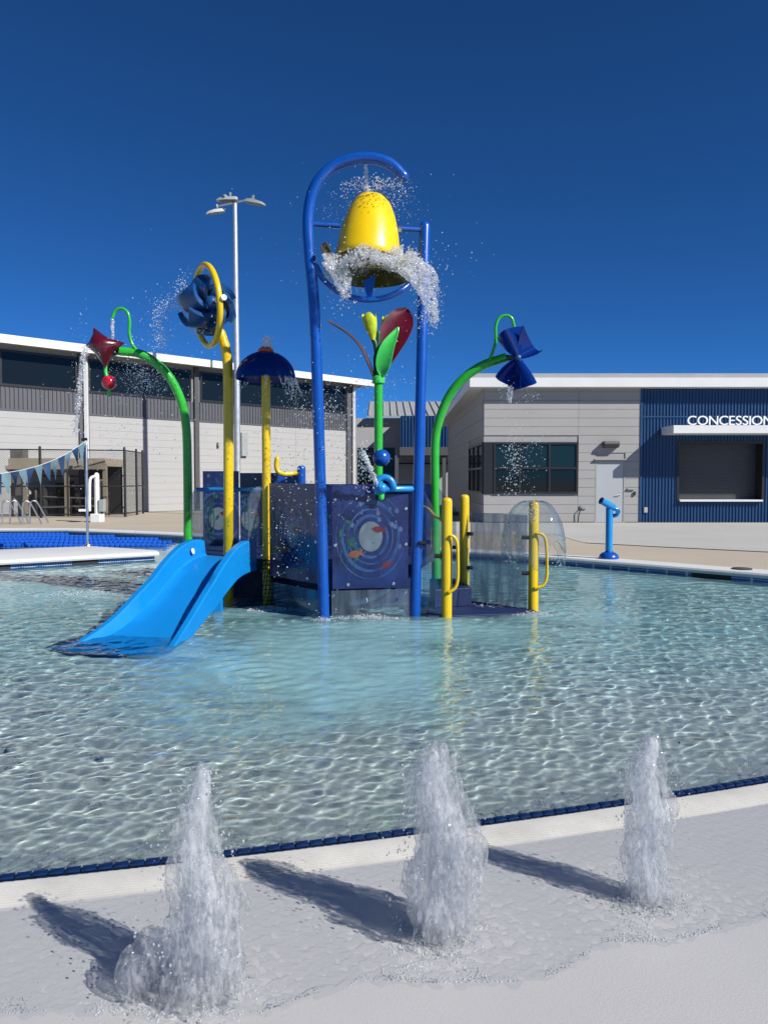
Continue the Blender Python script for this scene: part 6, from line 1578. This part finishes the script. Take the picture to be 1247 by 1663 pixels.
# right: pinwheel
stream_obj('water_stream', [at(835, 532, YP), at(836, 545, YP - 0.05), at(838, 562, YP - 0.1)], 0.010, 110, 6, 'short stream dropping from the right green hook onto the pinwheel')
stream_obj('water_stream', [at(828, 628, YP - 0.1), at(828, 638, YP - 0.1), at(828, 652, YP - 0.1)], 0.014, 130, 7, 'clump of water falling off the lower edge of the pinwheel', None, 0.014)
spray.append((drops('spray', [cloud(120, 828, 640, 12, 10, YP, 0.1, 65), cloud(330, 834, 750, 11, 34, YP, 0.15, 66, 0.003, 0.010), cloud(70, 866, 740, 10, 26, YP, 0.15, 67), cloud(40, 860, 640, 10, 8, YP, 0.1, 68)]), 'column of bright drops falling under the blue pinwheel'))
for o, lab in spray: tag(o, lab, 'spray')
# water bell over the right yellow post, and foam where water lands
wb = thing('water_bell', (PE_.x, PE_.y, at(0, 818, PE_.y).z), 'clear dome of water spreading from the right yellow post', 'water bell')
ztb = at(0, 817, PE_.y).z
def bell(u_, v_):
    a = 2 * PI * v_; r_ = 0.03 + 0.36 * math.sin(u_ * 1.35); lg = 1.0 + 0.22 * math.sin(a * 3 + 1) + 0.12 * math.sin(a * 7)
    return Vector((PE_.x + r_ * math.cos(a) * (1 + 0.02 * math.sin(a * 9)), PE_.y + r_ * math.sin(a), ztb + 0.02 + 0.03 * math.sin(u_ * 3) - 0.62 * u_ ** 2.1 * lg + 0.006 * math.sin(a * 11 + u_ * 17)))
m_ = MB(); m_.shell(bell, 22, 64, 0.004); m_.build('sheet', 'water_sheet', wb, 180)
drops('droplets', [cloud(110, 905, 900, 8, 20, PE_.y, 0.1, 70), cloud(90, 830, 900, 8, 24, PE_.y, 0.1, 71), cloud(140, 865, 830, 5, 12, PE_.y - 0.07, 0.01, 72)], wb)
def foam(cu, cv, rx_, ry_, n, seed, label):
    c_ = ground(cu, cv); qq = np.random.default_rng(seed); a = qq.random(n) * 6.28; r_ = np.sqrt(qq.random(n)) * (0.7 + 0.3 * np.sin(a * 3 + seed))
    pp = np.stack([c_.x + rx_ * r_ * np.cos(a), c_.y + ry_ * r_ * np.sin(a), 0.002 + 0.05 * qq.random(n) ** 4 * (1 - r_)], 1)
    o = finish(blob_mesh(pp, qq.uniform(0.004, 0.009, n), 0.0045), 'foam', 'froth', None, 180); tag(o, label, 'foam', None, 'stuff')
foam(434, 990, 0.42, 0.16, 1500, 1, 'white foam where the umbrella curtain lands')
foam(140, 965, 0.95, 0.30, 500, 2, 'white foam on the water left of the slide')
foam(600, 1004, 0.5, 0.10, 700, 3, 'churned foam at the foot of the front panel')
foam(865, 998, 0.28, 0.12, 400, 4, 'churned foam at the foot of the right yellow post')
foam(524, 1008, 0.14, 0.08, 260, 5, 'foam ring at the foot of the left blue pipe')
foam(800, 985, 0.5, 0.25, 500, 7, 'foam washing over the navy entry step')

# fine foam along the front of the water running over the pad, and flecks blown over it
qf = np.random.default_rng(77); nf = 5200
xf = qf.uniform(-1.3, 1.9, nf); wave = np.sin(xf * 9.0) + np.sin(xf * 23.0 + 1.3) + 0.6 * np.sin(xf * 51.0)
yf = np.interp(xf, fx, fy) + np.abs(qf.normal(size=nf)) * (0.014 + 0.03 * (wave > 0.6)) + 0.006
kf = (wave + qf.normal(size=nf) * 0.8 > 0.2) & (yf < edge_y(xf) - 0.3)
zf_ = PADZ + 0.003 + np.clip(edge_y(xf) - 0.58 - yf, 0, 9) * 0.0062
droplets('foam', np.stack([xf, yf, zf_], 1)[kf], (0.0009 + 0.0024 * qf.random(nf) ** 2)[kf], 'spray', None, np.full(int(kf.sum()), 0.5), 'line of fine white foam at the front of the water on the pad')

# everything that stands in the pool also takes the light that comes through the water
for o in bpy.data.objects:
    if o.type == 'MESH' and o.name not in ('water',) and not o.name.startswith(('foam', 'droplets', 'spray')):
        r_ = o
        while r_.parent: r_ = r_.parent
        if r_.name.split('.')[0] in ('slide', 'bucket_tower', 'play_platform', 'rope_net', 'umbrella_spray', 'wheel_spinner', 'arch_spray', 'flower_feature', 'entry_steps', 'pool_wall', 'pool_peninsula'):
            o.cycles.is_caustics_receiver = True
